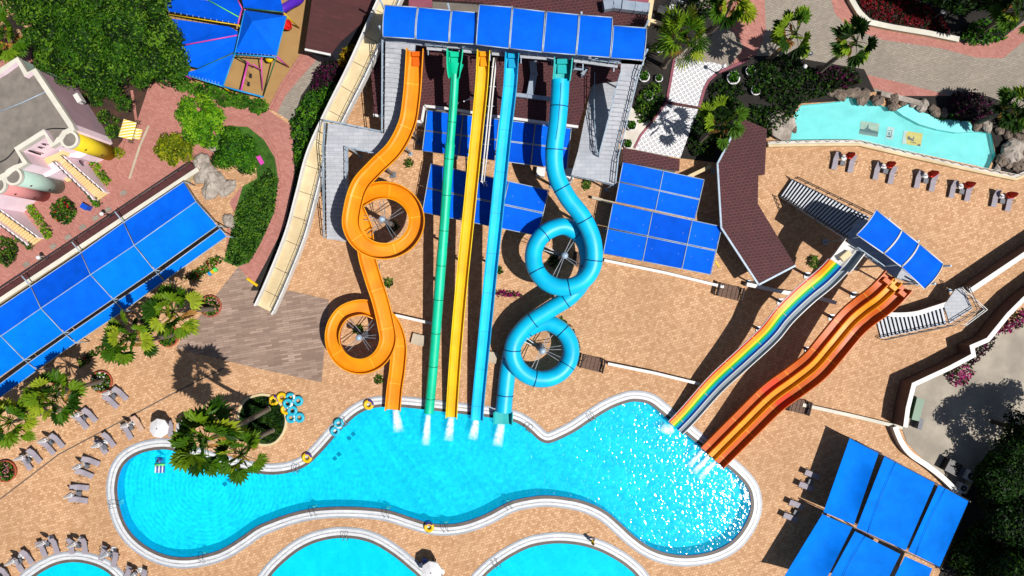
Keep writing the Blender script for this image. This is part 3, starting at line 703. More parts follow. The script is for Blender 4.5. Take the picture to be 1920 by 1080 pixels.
for k in range(13):
    a = math.pi * k / 12
    vs += [Vector((q.x + .84 * math.cos(a), q.y, 8.75 + .85 * math.sin(a))), Vector((q2.x + .5 * math.cos(a), q2.y, 8.4 + .5 * math.sin(a)))]
b.add(vs, [(2 * k, 2 * k + 1, 2 * k + 3, 2 * k + 2) for k in range(12)], 0, True); b.build('funnel', m['green'], th)
startbox(th, 853, 104, 9.0, .9, m['green'])
for k in (.08, .2, .33, .47, .6, .73, .86): stand(th, path[int(k * NP)] - Vector((0, 0, .45)), .14, Vector((.5, 0, 0)))

# ---- twin lane rainbow slide
rp = [(1598,461,6.62),(1588,474,6.55),(1574,492,6.2),(1545,522,5.2),(1508,553,4.7),(1470,590,4.3),(1440,627,3.55),(1392,672,2.5),(1340,720,1.5),(1292,774,.7),(1266,801,.38)]
path = resample(spline(PP(rp), 8), .3); NP = len(path)
th = thing('water_slide', P(1266, 801), 'wavy slide with one rainbow striped lane and one grey lane, white rims', 'water slide')
lt = [-1.32, -1.26, -1.2, -.94, -.5, -.24, 0, .26, .46, .5, .55, .6, .7, 1.06, 1.2, 1.3]
ht = [.36, .36, .08, .02, 0, 0, .02, .1, .3, .32, .3, .08, .02, .08, .4, .4]
mi = [0, 0, 1, 2, 7, 3, 4, 5, 0, 0, 6, 6, 6, 6, 0][::-1]
lt = [-q for q in lt][::-1]; ht = ht[::-1]
def rprof(i, u):
    k = 1 - .12 * u
    return [(a * k, h) for a, h in zip(lt, ht)] + [(1.32 * k, .4), (1.26 * k, 0), (1.0 * k, -.08), (-1.0 * k, -.08), (-1.24 * k, 0), (-1.3 * k, .4)]
st = int(.1 * NP)
b = MB(); b.sweep(path[st - 1:], lambda i, u: rprof(i, (i + st) / NP), mi + [0] * 7); b.build('trough', [m['white'], m['maroon'], m['gold'], m['lime'], m['cyan'], m['royal'], m['greylane'], m['yel2']], th)
b = MB(); b.sweep(path[:st], lambda i, u: [(a, h + (.5 if abs(a) > 1.1 else .02)) for a, h in rprof(i, 0)], [0] + [6] * 4 + [0] * 17); b.build('entry_trough', [m['white']] * 6 + [m['greylane']], th)
seams(path[st:], lambda i, u: [(a * (1 - .12 * (i + st) / NP), h) for a, h in zip(lt[8:14], ht[8:14])], 4.2, m['amber'], th, wd=.05)
q = P(1583, 480, 6.6); b = MB(); b.box((q.x, q.y, 6.85), (1.2, .6, .35), R(40)); b.build('start_seat', m['cream'], th)
for k in (.14, .3, .45, .6, .75): stand(th, path[int(k * NP)], .17, Vector((.6, -.6, 0)))

# ---- triple lane orange slide
tp_ = [(1680,526,6.62),(1668,540,6.55),(1645,562,6.1),(1618,582,5.4),(1592,605,4.9),(1556,648,4.4),(1525,684,3.7),(1490,712,3.0),(1445,745,2.2),(1395,794,1.3),(1352,837,.6),(1333,856,.38)]
path = resample(spline(PP(tp_), 8), .3); NP = len(path)
th = thing('water_slide', P(1333, 856), 'wide orange slide with three wavy lanes running down to the pool', 'water slide')
lt = [-1.75, -1.66, -1.58, -1.4, -.82, -.66, -.58, -.5, -.42, -.3, .34, .46, .54, .62, .7, .84, 1.4, 1.56, 1.66, 1.75]
ht = [.8, .8, .18, .02, .02, .1, .5, .52, .5, .02, .02, .5, .52, .5, .1, .02, .02, .16, .62, .62]
mi = [2, 0, 0, 0, 0, 0, 2, 1, 1, 1, 1, 1, 2, 0, 0, 0, 0, 0, 2]
def tprof(i, u): return list(zip(lt, ht)) + [(1.75, .5), (1.7, -.02), (1.4, -.1), (-1.4, -.1), (-1.7, -.02), (-1.75, .7)]
nn = len(lt) + 6
b = MB(); b.sweep(path, tprof, mi + [2] * (nn - len(mi)))
npro = nn; redspan = (int(.585 * NP), int(.655 * NP))
for si in range(NP - 1):
    if redspan[0] <= si < redspan[1]:
        for k in range(len(mi)):
            if mi[k] == 0: b.m[si * npro + k] = 3
b.build('trough', [m['burnt'], m['gold'], m['orangeout'], m['red']], th)
seams(path, lambda i, u: list(zip(lt[1:19], ht[1:19])), 4.0, m['amber'], th, wd=.05)
for dx in (-1.05, 0, 1.05):
    q = path[3]; t_ = (path[5] - path[1]).normalized(); rg = t_.cross(Vector((0, 0, 1))).normalized(); c = q + rg * dx
    b = MB(); ang = math.atan2(rg.y, rg.x); b.box((c.x, c.y, q.z + .45), (.8, .5, .8 if dx else .35), ang); b.build('start_seat', m['burnt'] if dx else m['gold'], th)
for k in (.08, .22, .38, .55, .72): stand(th, path[int(k * NP)], .18, Vector((.9, -.9, 0)))

# ---- long cream concrete slide on the far side of the hedge
cp = [(747,-30,6.4),(722,25,5.9),(672,135,4.8),(633,213,4.0),(597,292,3.2),(577,366,2.5),(556,442,1.7),(523,525,.9),(498,580,.35)]
path = resample(spline(PP(cp), 8), .5); NP = len(path)
th = thing('concrete_slide', P(498, 580), 'long cream concrete slide with white side walls behind the hedge', 'slide')
def cprof(i, u): return [(-1.2, .75), (-1.02, .75), (-.98, .02), (.98, .02), (1.02, .75), (1.2, .75), (1.2, -.25), (-1.2, -.25)]
b = MB(); b.sweep(path, cprof, [1, 1, 0, 1, 1, 1, 1, 1]); b.build('trough', [m['cream'], m['white']], th)
seams(path, lambda i, u: [(-.97, .03), (0, .03), (.97, .03)], 3.1, m['gutter'], th, wd=.06)
b = MB()
for s in (-1.14,):
    rail = []
    for i in range(0, NP, 3):
        t_ = (path[min(i + 1, NP - 1)] - path[max(i - 1, 0)]).normalized(); rg = t_.cross(Vector((0, 0, 1))).normalized(); q = path[i] + rg * -s * -1
        b.tube([q + Vector((0, 0, .7)), q + Vector((0, 0, 1.5))], .025, 5); rail.append(q + Vector((0, 0, 1.5)))
    b.tube(rail, .03, 5); b.tube([r_ - Vector((0, 0, .4)) for r_ in rail], .02, 5)
b.build('railing', m['steel'], th)
for k in (.1, .25, .4, .55, .7):
    q = path[int(k * NP)]; b = MB(); b.box((q.x, q.y, (q.z - .2) / 2), (1.2, .5, q.z - .2), R(60)); b.build('support_pier', m['concrete'], th)
b = MB(); b.sweep(resample(PP([(699,112,4.4),(664,190,3.4)]), .4), lambda i, u: trough(.5, .25, .25, lip=.05)); b.solo('drain_channel', m['wallwhite'], 'short narrow white channel lying beside the top of the cream slide', 'drain channel')
# white water pipes that climb beside the yellow slide
for k in (0, 1):
    pts = PP([(926 + 5 * k,108,7.9),(924 + 5 * k,125,7.6),(910 + 5 * k,270,5.2),(903 + 5 * k,340,4.0),(908 + 5 * k,347,3.2)])
    b = MB(); b.tube(pts, .09, 8); b.tube([(pts[-1].x, pts[-1].y, 3.2), (pts[-1].x, pts[-1].y, 0)], .09, 8)
    for i in range(7):
        q = pts[1].lerp(pts[3], i / 6); b.box((q.x + .1, q.y, q.z - .05), (.5, .07, .07))
    b.solo('water_pipe', m['white'], 'left of two white water pipes beside the yellow slide' if k == 0 else 'right of two white water pipes beside the yellow slide', 'pipe', 'white water pipes')
# ================================================================== shade awnings, towers, roofs
def panel(parent, name, cs, mat_, sag=.15, n=6, th=.03, arch=0):
    """fabric stretched between four corner points TL TR BR BL"""
    a, b_, c, d = [Vector(q) for q in cs]; b = MB(); vs = []
    for j in range(n + 1):
        for i in range(n + 1):
            u = i / n; v = j / n
            p = (a * (1 - u) + b_ * u) * (1 - v) + (d * (1 - u) + c * u) * v
            p = p + Vector((0, 0, -sag * 16 * u * (1 - u) * v * (1 - v) + arch * 4 * v * (1 - v)))
            vs.append(p)
    fs = [(j * (n + 1) + i, (j + 1) * (n + 1) + i, (j + 1) * (n + 1) + i + 1, j * (n + 1) + i + 1) for j in range(n) for i in range(n)]
    m_ = len(vs); b.add(vs, fs, 0, True); b.add([v - Vector((0, 0, th)) for v in vs], [f[::-1] for f in fs], 0, True)
    return b.build(name, mat_, parent)
def bil(cs, u, v):
    a, b_, c, d = cs; return (a * (1 - u) + b_ * u) * (1 - v) + (d * (1 - u) + c * u) * v
def awning(label, px, z, us, vs, mats, sag=.12, arch=0, post_r=.07, gap=.006, mid=None, frame=True, group=None, ground=0, zfun=None):
    cs = PP(px, z) if len(px[0]) == 2 else [P(*q) for q in px]
    ctr = sum(cs, Vector()) / 4
    th = thing('shade_awning', (ctr.x, ctr.y, ground), label, 'awning', group)
    k = 0
    for j in range(len(vs) - 1):
        for i in range(len(us) - 1):
            g1 = gap; q = [bil(cs, us[i] + g1, vs[j] + g1 * 1.5), bil(cs, us[i + 1] - g1, vs[j] + g1 * 1.5), bil(cs, us[i + 1] - g1, vs[j + 1] - g1 * 1.5), bil(cs, us[i] + g1, vs[j + 1] - g1 * 1.5)]
            panel(th, 'fabric_panel', q, mats[k % len(mats)], sag, 6, .03, arch); k += 1
    if frame:
        f = MB()
        for u in us: f.tube([bil(cs, u, v / 8) + Vector((0, 0, .05 + arch * 4 * v / 8 * (1 - v / 8))) for v in range(9)], .05, 6)
        for v in vs:
            for du in ((-.012, .012) if 0 < v < 1 else (0,)): f.tube([bil(cs, 0, v + du) + Vector((0, 0, .05)), bil(cs, 1, v + du) + Vector((0, 0, .05))], .045, 6)
        f.build('frame', m['pole'], th)
    for u in us:
        q = bil(cs, u, mid if mid is not None else .5); b = MB()
        b.tube([(q.x, q.y, ground), (q.x, q.y, q.z)], post_r, 8)
        b.box((q.x, q.y, ground + .04), (.4, .4, .08)); b.build('post', m['pole'], th)
        b = MB()
        for du, dv in ((.06, .22), (-.06, .22), (.06, -.22), (-.06, -.22)):
            e_ = bil(cs, min(1, max(0, u + du)), (mid if mid is not None else .5) + dv); b.beam(Vector((q.x, q.y, q.z - .9)), e_ - Vector((0, 0, .03)), .05)
        b.build('brace', m['pole'], th)
    return th
awning('blue shade awning nearest the tower under the steep slides', [(801,207),(1071,241),(1063,318),(792,283)], 3.0, [0,.25,.5,.75,1], [0,.5,1], [m['blue'], m['blue'], m['blue3'], m['blue']])
awning('blue shade awning second from the tower under the steep slides', [(808,307),(1029,357),(1008,442),(792,398)], 2.9, [0,.33,.66,1], [0,.5,1], [m['blue'], m['blue3'], m['blue']])
awning('smaller blue awning right of the tube slide, behind a larger one', [(1168,304),(1320,337),(1303,411),(1154,378)], 3.0, [0,.5,1], [0,.5,1], [m['blue'], m['blue']])
awning('blue awning of six panels in front of a smaller awning', [(1149,381),(1353,425),(1333,515),(1131,475)], 2.9, [0,.365,.73,1], [0,.5,1], [m['blue'], m['blue3'], m['blue']])
# sun loungers' dark tables under the awnings are in shade; white counters next to the tube
# big sails bottom right, hung between posts
def sails():
    th = thing('shade_sail_row', P(1680, 960), 'large bright blue shade sails in three strips at the pool corner', 'shade sail')
    Z = 2.9
    col1 = [((1593,822),(1648,848),(1601,984),(1544,960)), ((1542,964),(1598,989),(1540,1105),(1468,1085))]
    col2 = [((1659,854),(1753,905),(1698,1032),(1606,990)), ((1603,996),(1688,1039),(1652,1112),(1546,1100))]
    col3 = [((1760,909),(1816,940),(1762,1063),(1703,1034)), ((1697,1043),(1748,1066),(1725,1125),(1665,1105))]
    for cset, sg in ((col1, .75), (col2, .5), (col3, .5)):
        for q in cset:
            panel(th, 'sail_cloth', PP(q, Z), m['blue2'], sg, 8)
    b = MB()
    for a, c in (((1593,821),(1818,939)), ((1541,961),(1765,1066)), ((1466,1086),(1728,1126))):
        A = P(*a, Z + .06); C = P(*c, Z + .06); b.tube([A.lerp(C, i / 6) - Vector((0, 0, .0)) for i in range(7)], .05, 6)
    b.build('cable', m['dkmetal'], th)
    b = MB()
    for q in (col2[0], col2[1], col3[0]):
        a, c, d, e = PP(q, Z); b.tube([a.lerp(c, .22) + Vector((0, 0, .03)), a.lerp(c, .22).lerp(e.lerp(d, .22), .5) - Vector((0, 0, .18)), e.lerp(d, .22) + Vector((0, 0, .03))], .02, 5)
    b.build('seam', m['navy'], th)
    for px in ((1593,821),(1541,962),(1653,850),(1601,989),(1757,907),(1699,1036),(1818,940),(1766,1066)):
        q = P(*px, Z); b = MB(); b.tube([(q.x, q.y, 0), (q.x, q.y, Z + .15)], .06, 8); b.build('post', m['dkmetal'], th)
sails()
# long blue awning on the left
def leftawning():
    th = thing('shade_awning', P(180, 560), 'long blue awning of two sloping rows and a narrow front strip along the wall', 'awning')
    E1 = [(400,298),(345,341),(232,417),(152,474),(58,537),(-20,590),(-120,658)]
    A = [(345,341),(232,417),(152,474),(58,537),(-30,596),(-120,658)]
    Bm = [(368,378),(252,460),(170,515),(77,578),(2,630),(-85,690)]
    C = [(408,423),(290,507),(212,561),(120,624),(46,675),(-40,735)]
    D = [(414,428),(298,513),(218,566),(127,628),(54,680),(-30,742)]
    E = [(426,443),(308,527),(232,583),(142,643),(70,694),(-14,756)]
    zs = {'A': 2.8, 'B': 3.3, 'C': 2.9, 'D': 2.75, 'E': 2.6}
    W = {k: PP(v, zs[k]) for k, v in (('A', A), ('B', Bm), ('C', C), ('D', D), ('E', E))}
    def row(a, b_, mats, sag):
        for i in range(5):
            q = [W[a][i + 1].lerp(W[a][i], .012), W[a][i].lerp(W[a][i + 1], .012), W[b_][i].lerp(W[b_][i + 1], .012), W[b_][i + 1].lerp(W[b_][i], .012)]
            panel(th, 'fabric_panel', q, mats[i % len(mats)], sag, 6)
    row('A', 'B', [m['blue'], m['blue'], m['blue3']], .12); row('B', 'C', [m['blue2'], m['blue2'], m['blue']], .16); row('D', 'E', [m['blue2']], .05)
    f = MB()
    for k in 'ABCDE': f.tube([w + Vector((0, 0, .05)) for w in W[k]], .05, 6)
    for i in range(6):
        f.tube([W[k][i] + Vector((0, 0, .05)) for k in 'ABC'], .05, 6); f.tube([W[k][i] + Vector((0, 0, .05)) for k in 'CE'], .05, 6)
    f.build('frame', m['pole'], th)
    for k in 'ACE':
        for i in range(6):
            q = W[k][i]; b = MB(); b.tube([(q.x, q.y, 0), (q.x, q.y, q.z)], .07, 8); b.build('post', m['pole'], th)
    for i in range(1, 5):
        q = W['A'][i]; o = Vector((-.9, 1.2, .2)); b = MB(); b.beam(q, q + o, .1); b.build('bracket', m['pole'], th)
leftawning()

# ------------------------------------------------------------------ stairs, decks
def flight(parent, a0, a1, b0, b1, n, mat_, name='stair_flight', th=.12, gap=0.0):
    """steps between the top edge a0-a1 and the bottom edge b0-b1 (world points)"""
    b = MB(); a0, a1, b0, b1 = map(Vector, (a0, a1, b0, b1))
    for i in range(n):
        u = (i + gap) / n; w = (i + 1) / n
        z = a0.z + (b0.z - a0.z) * ((i + .5) / n)
        q = [a0.lerp(b0, u), a1.lerp(b1, u), a1.lerp(b1, w + (0.02 if gap == 0 else 0)), a0.lerp(b0, w + (0.02 if gap == 0 else 0))]
        b.prism([(p.x, p.y) for p in q], z - th, z)
    if gap:
        d_ = Vector((0, 0, .3)); k_ = MB(); k_.add([a0 - d_, a1 - d_, b1 - d_, b0 - d_], [(0, 1, 2, 3)]); k_.add([p - d_ - Vector((0, 0, .05)) for p in (a0, a1, b1, b0)], [(3, 2, 1, 0)]); k_.build('riser_plate', m['dkmetal'], parent)
    s1 = MB()
    for p, q in ((a0, b0), (a1, b1)): s1.beam(p - Vector((0, 0, .25)), q - Vector((0, 0, .25)), .08, .3)
    o = b.build(name, mat_, parent); s1.build('stringer', m['pole'], parent); return o
def rail(parent, pts, h=1.0, step=1.3, mat_=None, r=.035, name='railing'):
    b = MB(); ps = resample([Vector(p) for p in pts], step) if len(pts) < 12 else pts
    for p in ps: b.beam(p, p + Vector((0, 0, h)), r * 2)
    for hh in (h, h * .55):
        for p, q in zip(pts, pts[1:]): b.beam(Vector(p) + Vector((0, 0, hh)), Vector(q) + Vector((0, 0, hh)), r * 2)
    b.build(name, mat_ or m['pole'], parent)
def slab(parent, name, px, z, th, mat_, side=None):
    b = MB(); b.prism(PP(px, z), z - th, z, 0, 1); return b.build(name, [mat_, side or m['pole']], parent)
def post(parent, px, py, z, r=.1, mat_=None, z0=0):
    q = P(px, py, z); b = MB(); b.tube([(q.x, q.y, z0), (q.x, q.y, z)], r, 8); b.box((q.x, q.y, z0 + .08), (.45, .45, .16)); b.build('post', mat_ or m['pole'], parent)

tw = thing('slide_tower', P(965, 120), 'tall slide tower with a long blue fabric roof and grey stairs on both sides', 'slide tower')
slab(tw, 'deck', [(722,24),(1213,64),(1207,122),(1150,118),(960,99),(800,86),(722,76)], 9.0, .25, m['deckgrey'])
ZR = 12.0
pan = [((722,10),(783,14),(778,73),(718,69),ZR), ((785,14),(846,20),(841,80),(780,74),ZR), ((848,20),(895,24),(891,83),(843,80),ZR),
       ((899,9),(960,14),(954,91),(893,84),ZR + .5), ((962,15),(1022,22),(1016,98),(956,91),ZR + .5), ((1025,22),(1085,28),(1079,103),(1018,98),ZR + .5), ((1087,28),(1148,33),(1143,108),(1081,103),ZR + .5),
       ((1150,48),(1212,53),(1206,113),(1145,109),ZR)]
for i, (a, b_, c, d, z) in enumerate(pan):
    pn = panel(tw, 'canopy_panel', PP((a, b_, c, d), z), m['blue'], .0, 8, .03, .42)
    f = MB(); W = PP((a, b_, c, d), z)
    for s, e in ((W[0], W[3]), (W[1], W[2])): f.tube([s.lerp(e, k / 8) + Vector((0, 0, .06 + .42 * 4 * k / 8 * (1 - k / 8))) for k in range(9)], .055, 6)
    f.tube([W[0] + Vector((0, 0, .04)), W[1] + Vector((0, 0, .04))], .055, 6); f.tube([W[3] + Vector((0, 0, .04)), W[2] + Vector((0, 0, .04))], .055, 6)
    f.build('canopy_frame', m['pole'], tw)
for px, py in ((722,20),(722,70),(845,30),(843,78),(960,36),(958,90),(1085,45),(1083,104),(1205,60),(1203,112)):
    q = P(px, py, 9); b = MB(); b.tube([(q.x, q.y, 0), (q.x, q.y, ZR)], .11, 8); b.box((q.x, q.y, .1), (.6, .6, .2)); b.build('post', m['pole'], tw)
for x0, x1, y0, y1 in ((800,838,88,91),(868,893,93,95),(922,948,98,100),(975,1038,103,108),(1076,1158,111,122)):
    rail(tw, PP([(x0,y0),(x1,y1)], 9.0), 1.05, .9, m['pole'])
    b = MB(); b.prism(PP([(x0,y0),(x1,y1),(x1,y1+5),(x0,y0+5)], 8.9), 8.75, 8.88); b.build('deck_edge', m['deckgrey'], tw)
for k in range(8):
    x = 745 + k * 58; y = 84 + k * 5.2; b = MB()
    b.beam(P(x, y, 8.7), P(x, y + 14, 8.4), .09); b.build('deck_bracket', m['pole'], tw)
b = MB()
for x in (722, 845, 960, 1085, 1205): b.beam(P(x, 20 + (x - 722) * .085, 8.7), P(x, 74 + (x - 722) * .09, 8.7), .2)
b.build('beam', m['steel'], tw)
# left stairs: flight, landing, lower flight
flight(tw, P(723,77,9), P(778,83,9), P(721,248,5.6), P(760,250,5.6), 19, m['deckgrey'])
slab(tw, 'landing', [(615,231),(640,234),(721,250),(762,248),(757,275),(738,285),(713,290),(651,278),(611,278)], 5.6, .2, m['deckgrey'])
flight(tw, P(611,277,5.6), P(651,277,5.6), P(613,445,.25), P(651,450,.25), 22, m['deckgrey'])
rail(tw, PP([(720,78,9),(719,250,5.6)]), 1.1); rail(tw, PP([(717,250,5.6),(640,234,5.6),(614,229,5.6)]), 1.1); rail(tw, PP([(613,229,5.6),(610,278,5.6),(611,445,.3)]), 1.1)
rail(tw, PP([(713,292,5.6),(653,279,5.6),(653,450,.3)]), 1.1)
for q in ((617,236),(717,254),(756,270),(655,276),(613,274)): post(tw, q[0], q[1], 5.5, .11)
post(tw, 612, 360, 2.8, .1); post(tw, 650, 360, 2.8, .1); post(tw, 724, 160, 7.2, .1); post(tw, 722, 205, 6.3, .1)
# right stairs: top landing, flight, landing, lower ramp
slab(tw, 'landing', [(1165,110),(1206,115),(1193,143),(1163,140)], 9.0, .2, m['deckgrey'])
flight(tw, P(1163,140,9), P(1194,143,9), P(1123,294,5.4), P(1154,297,5.4), 19, m['deckgrey'])
slab(tw, 'landing', [(1123,294),(1156,297),(1151,346),(1118,338),(1071,328),(1084,283)], 5.4, .2, m['deckgrey'])
b = MB(); b.sheet([[P(1084,283,5.39), P(1123,294,5.39), P(1172,150,2.6), P(1113,140,2.6)]]); b.sheet([[P(1084,283,5.2), P(1123,294,5.2), P(1172,150,2.4), P(1113,140,2.4)]]); b.build('ramp', m['deckgrey'], tw)
rail(tw, PP([(1206,114,9),(1195,143,9),(1157,297,5.4),(1152,346,5.4)]), 1.1, 1.1); rail(tw, PP([(1161,141,9),(1121,294,5.4)]), 1.1, 1.2)
rail(tw, PP([(1113,140,2.6),(1112,200,3.6),(1116,286,5.3),(1121,292,5.4)]), 1.1, 1.3)
b = MB(); A = [P(1071,328,5.2), P(1118,338,5.2), P(1151,346,5.2)]
for i in range(2):
    for k in range(4):
        p0 = A[i].lerp(A[i + 1], k / 4); p1 = A[i].lerp(A[i + 1], (k + 1) / 4); b.beam(p0 - Vector((0, 0, .6)), p1, .06); b.beam(p0, p1 - Vector((0, 0, .6)), .06)
    b.beam(A[i] - Vector((0, 0, .6)), A[i + 1] - Vector((0, 0, .6)), .07)
b.build('truss', m['pole'], tw)
for q in ((1076,326,5.3),(1150,342,5.3),(1124,298,5.3),(1115,145,2.5),(1150,150,2.5),(1190,142,8.9),(1178,205,7.4),(1165,255,6.3)): post(tw, *q, .11)

# slide pump house with the tiled roof under the slides
hs_ = thing('pump_house', P(930, 160), 'low building with a dark red tiled roof under the tower', 'building')
roof = [(690,40),(1180,84),(1172,150),(1112,158),(1105,170),(1084,238),(960,222),(926,218),(843,204),(796,199),(791,229),(700,216)]  # right end stretched over bare paving to stand in for shade under the deck
b = MB(); b.prism([q for q in offset(PP(roof, 3.6), -.25)], 0, 3.58, 0); b.build('wall', m['wallwhite'], hs_)
b = MB(); b.prism(PP(roof, 3.75), 3.6, 3.75, 0, 0); b.build('roof', m['rooftile'], hs_)
b = MB()
for s, e in (((796,199),(843,204)),((843,204),(926,218)),((926,218),(960,222)),((960,222),(1084,238)),((791,229),(796,199)),((700,216),(791,229))): b.beam(P(*s, 3.72), P(*e, 3.72), .28, .22)
b.build('eave', m['white'], hs_)
def duct(px, z, w, label):
    b = MB(); W = PP(px, z)
    for p, q in zip(W, W[1:]):
        b.beam(p, q, w, w * .8); L = (q - p).length; n = max(1, int(L / 1.2))
        for i in range(n + 1):
            c = p.lerp(q, i / max(1, n)); d = (q - p).normalized() * .04; b.beam(c - d, c + d, w + .1, w * .8 + .1)
    for p in (W[0], W[-1]): b.box((p.x, p.y, p.z - .5), (.2, .2, .8))
    b.solo('air_duct', m['silver'], label, 'air duct')
duct([(999,117),(1001,140),(994,178)], 4.6, .75, 'short silver duct lying upright on the tiled roof'); duct([(967,178),(1034,186)], 4.5, .42, 'thin silver duct crossing the tiled roof beside the tube slide')
duct([(1075,128),(1098,130),(1092,140)], 4.6, .35, 'small bent silver duct near the top of the tube slide')
b = MB(); A = P(870,190,4.6); b.beam(A, P(888,182,5.6), .1); b.beam(A, P(884,185,5.2), .08); b.beam(P(870,190,3.7), P(870,190,6.2), .12); b.solo('pipe_bracket', m['white'], 'small white bracket sticking out beside the green tube', 'bracket')

def house(label, px, z, roofm, wallm, eave=None, name='building', ridge=None, cat='building', over=.2):
    ctr = sum(PP(px), Vector()) / len(px); th = thing(name, ctr, label, cat)
    b = MB(); b.prism(offset(PP(px, z), -over), 0, z - .02); b.build('wall', wallm, th)
    b = MB(); b.prism(PP(px, z), z - .05, z + .15); b.build('roof', roofm, th)
    if eave:
        b = MB()
        for i in eave: b.beam(P(*px[i], z + .1), P(*px[(i + 1) % len(px)], z + .1), .22, .22)
        b.build('eave', m['white'], th)
    return th
bk = house('dark red tiled building behind the slide tower', [(760,-70),(1218,-70),(1214,50),(1135,46),(960,20),(900,6),(775,-2)], 4.4, m['rooftile'], m['wallwhite'])
b = MB(); b.prism(PP([(770,-60),(810,-60),(810,14),(766,12)], 4.9), 4.5, 4.9); b.build('roof_panel', m['roofmauve'], bk)
b = MB(); b.prism(PP([(1163,-60),(1216,-60),(1216,12),(1163,8)], 4.9), 4.5, 4.9); b.build('roof_panel', m['roofmauve'], bk)
duct([(1132,12),(1150,9),(1165,11),(1216,17)], 5.3, 1.0, 'large silver duct on the roof behind the tower')
house('brown flat roofed building beside the playground', [(596,-70),(715,-70),(706,6),(674,48),(640,78),(620,103),(572,93)], 4.2, m['roofbrown'], m['dkcloth'], [5], over=.35)
house('narrow dark red tiled roof between the tower and the blue awning', [(1168,277),(1274,299),(1273,321),(1167,304)], 3.2, m['rooftile'], m['wallwhite'])
lr = thing('open_pavilion', P(1420, 380), 'long bent pavilion with a dark red tiled roof and white gutter', 'pavilion')
pv = [(1390,221),(1438,242),(1434,327),(1422,329),(1421,382),(1491,498),(1422,534),(1352,427),(1345,307)]
b = MB(); b.prism(PP(pv, 3.4), 3.2, 3.4); b.build('roof', m['rooftile'], lr)
b = MB()
for i in (5, 6, 7, 8): b.beam(P(*pv[i], 3.35), P(*pv[(i + 1) % 9], 3.35), .2, .2)
b.build('gutter', m['pole'], lr)
for q in ((1352,312),(1357,425),(1422,528),(1484,497),(1418,385),(1430,245),(1395,228)): post(lr, *q, 3.25, .09)

# small white counters and the grey hatches near the slides
for (x, y, w, h, rz, z, mm, lb) in ((1014,322,1.0,1.0,-8,.9,'white','white counter block under the second blue awning'), (1068,325,1.2,1.2,-12,.9,'white','white counter block right of the tube slide'), (784,637,1.5,1.25,-14,.45,'concrete','square pale grey hatch between the orange and green slides'), (922,670,1.2,1.3,-10,.45,'concrete','square pale grey hatch half hidden by the light blue slide'), (784,385,.9,1.1,-6,.9,'white','white counter block inside the upper orange loop')):
    q = P(x, y, z); b = MB(); b.box((q.x, q.y, z * .47), (w * .94, h * .94, z * .94), R(rz)); b.box((q.x, q.y, z * .94 + .04), (w, h, .08), R(rz)); b.solo('utility_box', m[mm], lb, 'utility box')

# ------------------------------------------------------------------ right hand slide tower
t2 = thing('slide_tower', P(1670, 470), 'smaller slide tower with a curved blue roof in three panels', 'slide tower')
pn3 = [((1642,393),(1690,431),(1656,475),(1605,440)), ((1691,432),(1722,456),(1689,500),(1657,476)), ((1723,457),(1768,494),(1733,542),(1690,501))]
for q in pn3:
    W = PP(q, 9.6); panel(t2, 'canopy_panel', W, m['blue'], 0, 8, .03, .45)
    f = MB()
    for s, e in ((W[0], W[3]), (W[1], W[2])): f.tube([s.lerp(e, k / 8) + Vector((0, 0, .06 + .45 * 4 * k / 8 * (1 - k / 8))) for k in range(9)], .055, 6)
    f.tube([W[0] + Vector((0, 0, .04)), W[1] + Vector((0, 0, .04))], .06, 6); f.tube([W[3] + Vector((0, 0, .04)), W[2] + Vector((0, 0, .04))], .06, 6)
    f.build('canopy_frame', m['white'], t2)
slab(t2, 'deck', [(1640,412),(1752,500),(1722,536),(1678,520),(1596,462),(1588,446),(1608,412)], 6.7, .25, m['deckgrey'])
for q in ((1640,415),(1692,455),(1750,500),(1722,532),(1660,498),(1600,446)):
    p = P(*q, 6.7); b = MB(); b.tube([(p.x, p.y, 0), (p.x, p.y, 9.65)], .11, 8); b.box((p.x, p.y, .1), (.6, .6, .2)); b.build('post', m['pole'], t2)
flight(t2, P(1632,408,6.7), P(1586,446,6.7), P(1486,336,.4), P(1464,368,.4), 24, m['treads'], gap=.34, th=.08)
rail(t2, PP([(1634,406,6.7),(1487,334,.4)]), 1.1, 1.4, m['dkmetal']); rail(t2, PP([(1584,448,6.7),(1462,370,.4)]), 1.1, 1.4, m['dkmetal'])
rail(t2, PP([(1754,500,6.7),(1726,536,6.7),(1700,528,6.7)]), 1.1, 1.1, m['dkmetal']); rail(t2, PP([(1600,465,6.7),(1650,500,6.7)]), 1.0, 1.0, m['pole'])
post(t2, 1545, 385, 3.4, .09); post(t2, 1560, 408, 3.4, .09); post(t2, 1512, 350, 1.5, .08)

# outside stair to the right with a curved wall
os_ = thing('outdoor_stair', P(1720, 605), 'short grey outdoor stair with dark gaps leading to a railed landing', 'stair')
flight(os_, P(1770,574,2.0), P(1778,607,2.0), P(1643,599,.15), P(1652,634,.15), 17, m['treads'], gap=.38, th=.08)
slab(os_, 'landing', [(1770,573),(1792,542),(1806,538),(1824,579),(1781,607)], 2.0, .18, m['deckgrey'])
rail(os_, PP([(1652,636,.2),(1779,609,2.0),(1826,580,2.0),(1806,537,2.0)]), 1.05, 1.0, m['dkmetal'])
rail(os_, PP([(1795,541,2.0),(1840,580,2.0),(1800,610,2.0)]), 1.0, 1.2, m['white'], .03)
for q in ((1775,576),(1780,604),(1800,545),(1822,578)): post(os_, *q, 1.9, .08)

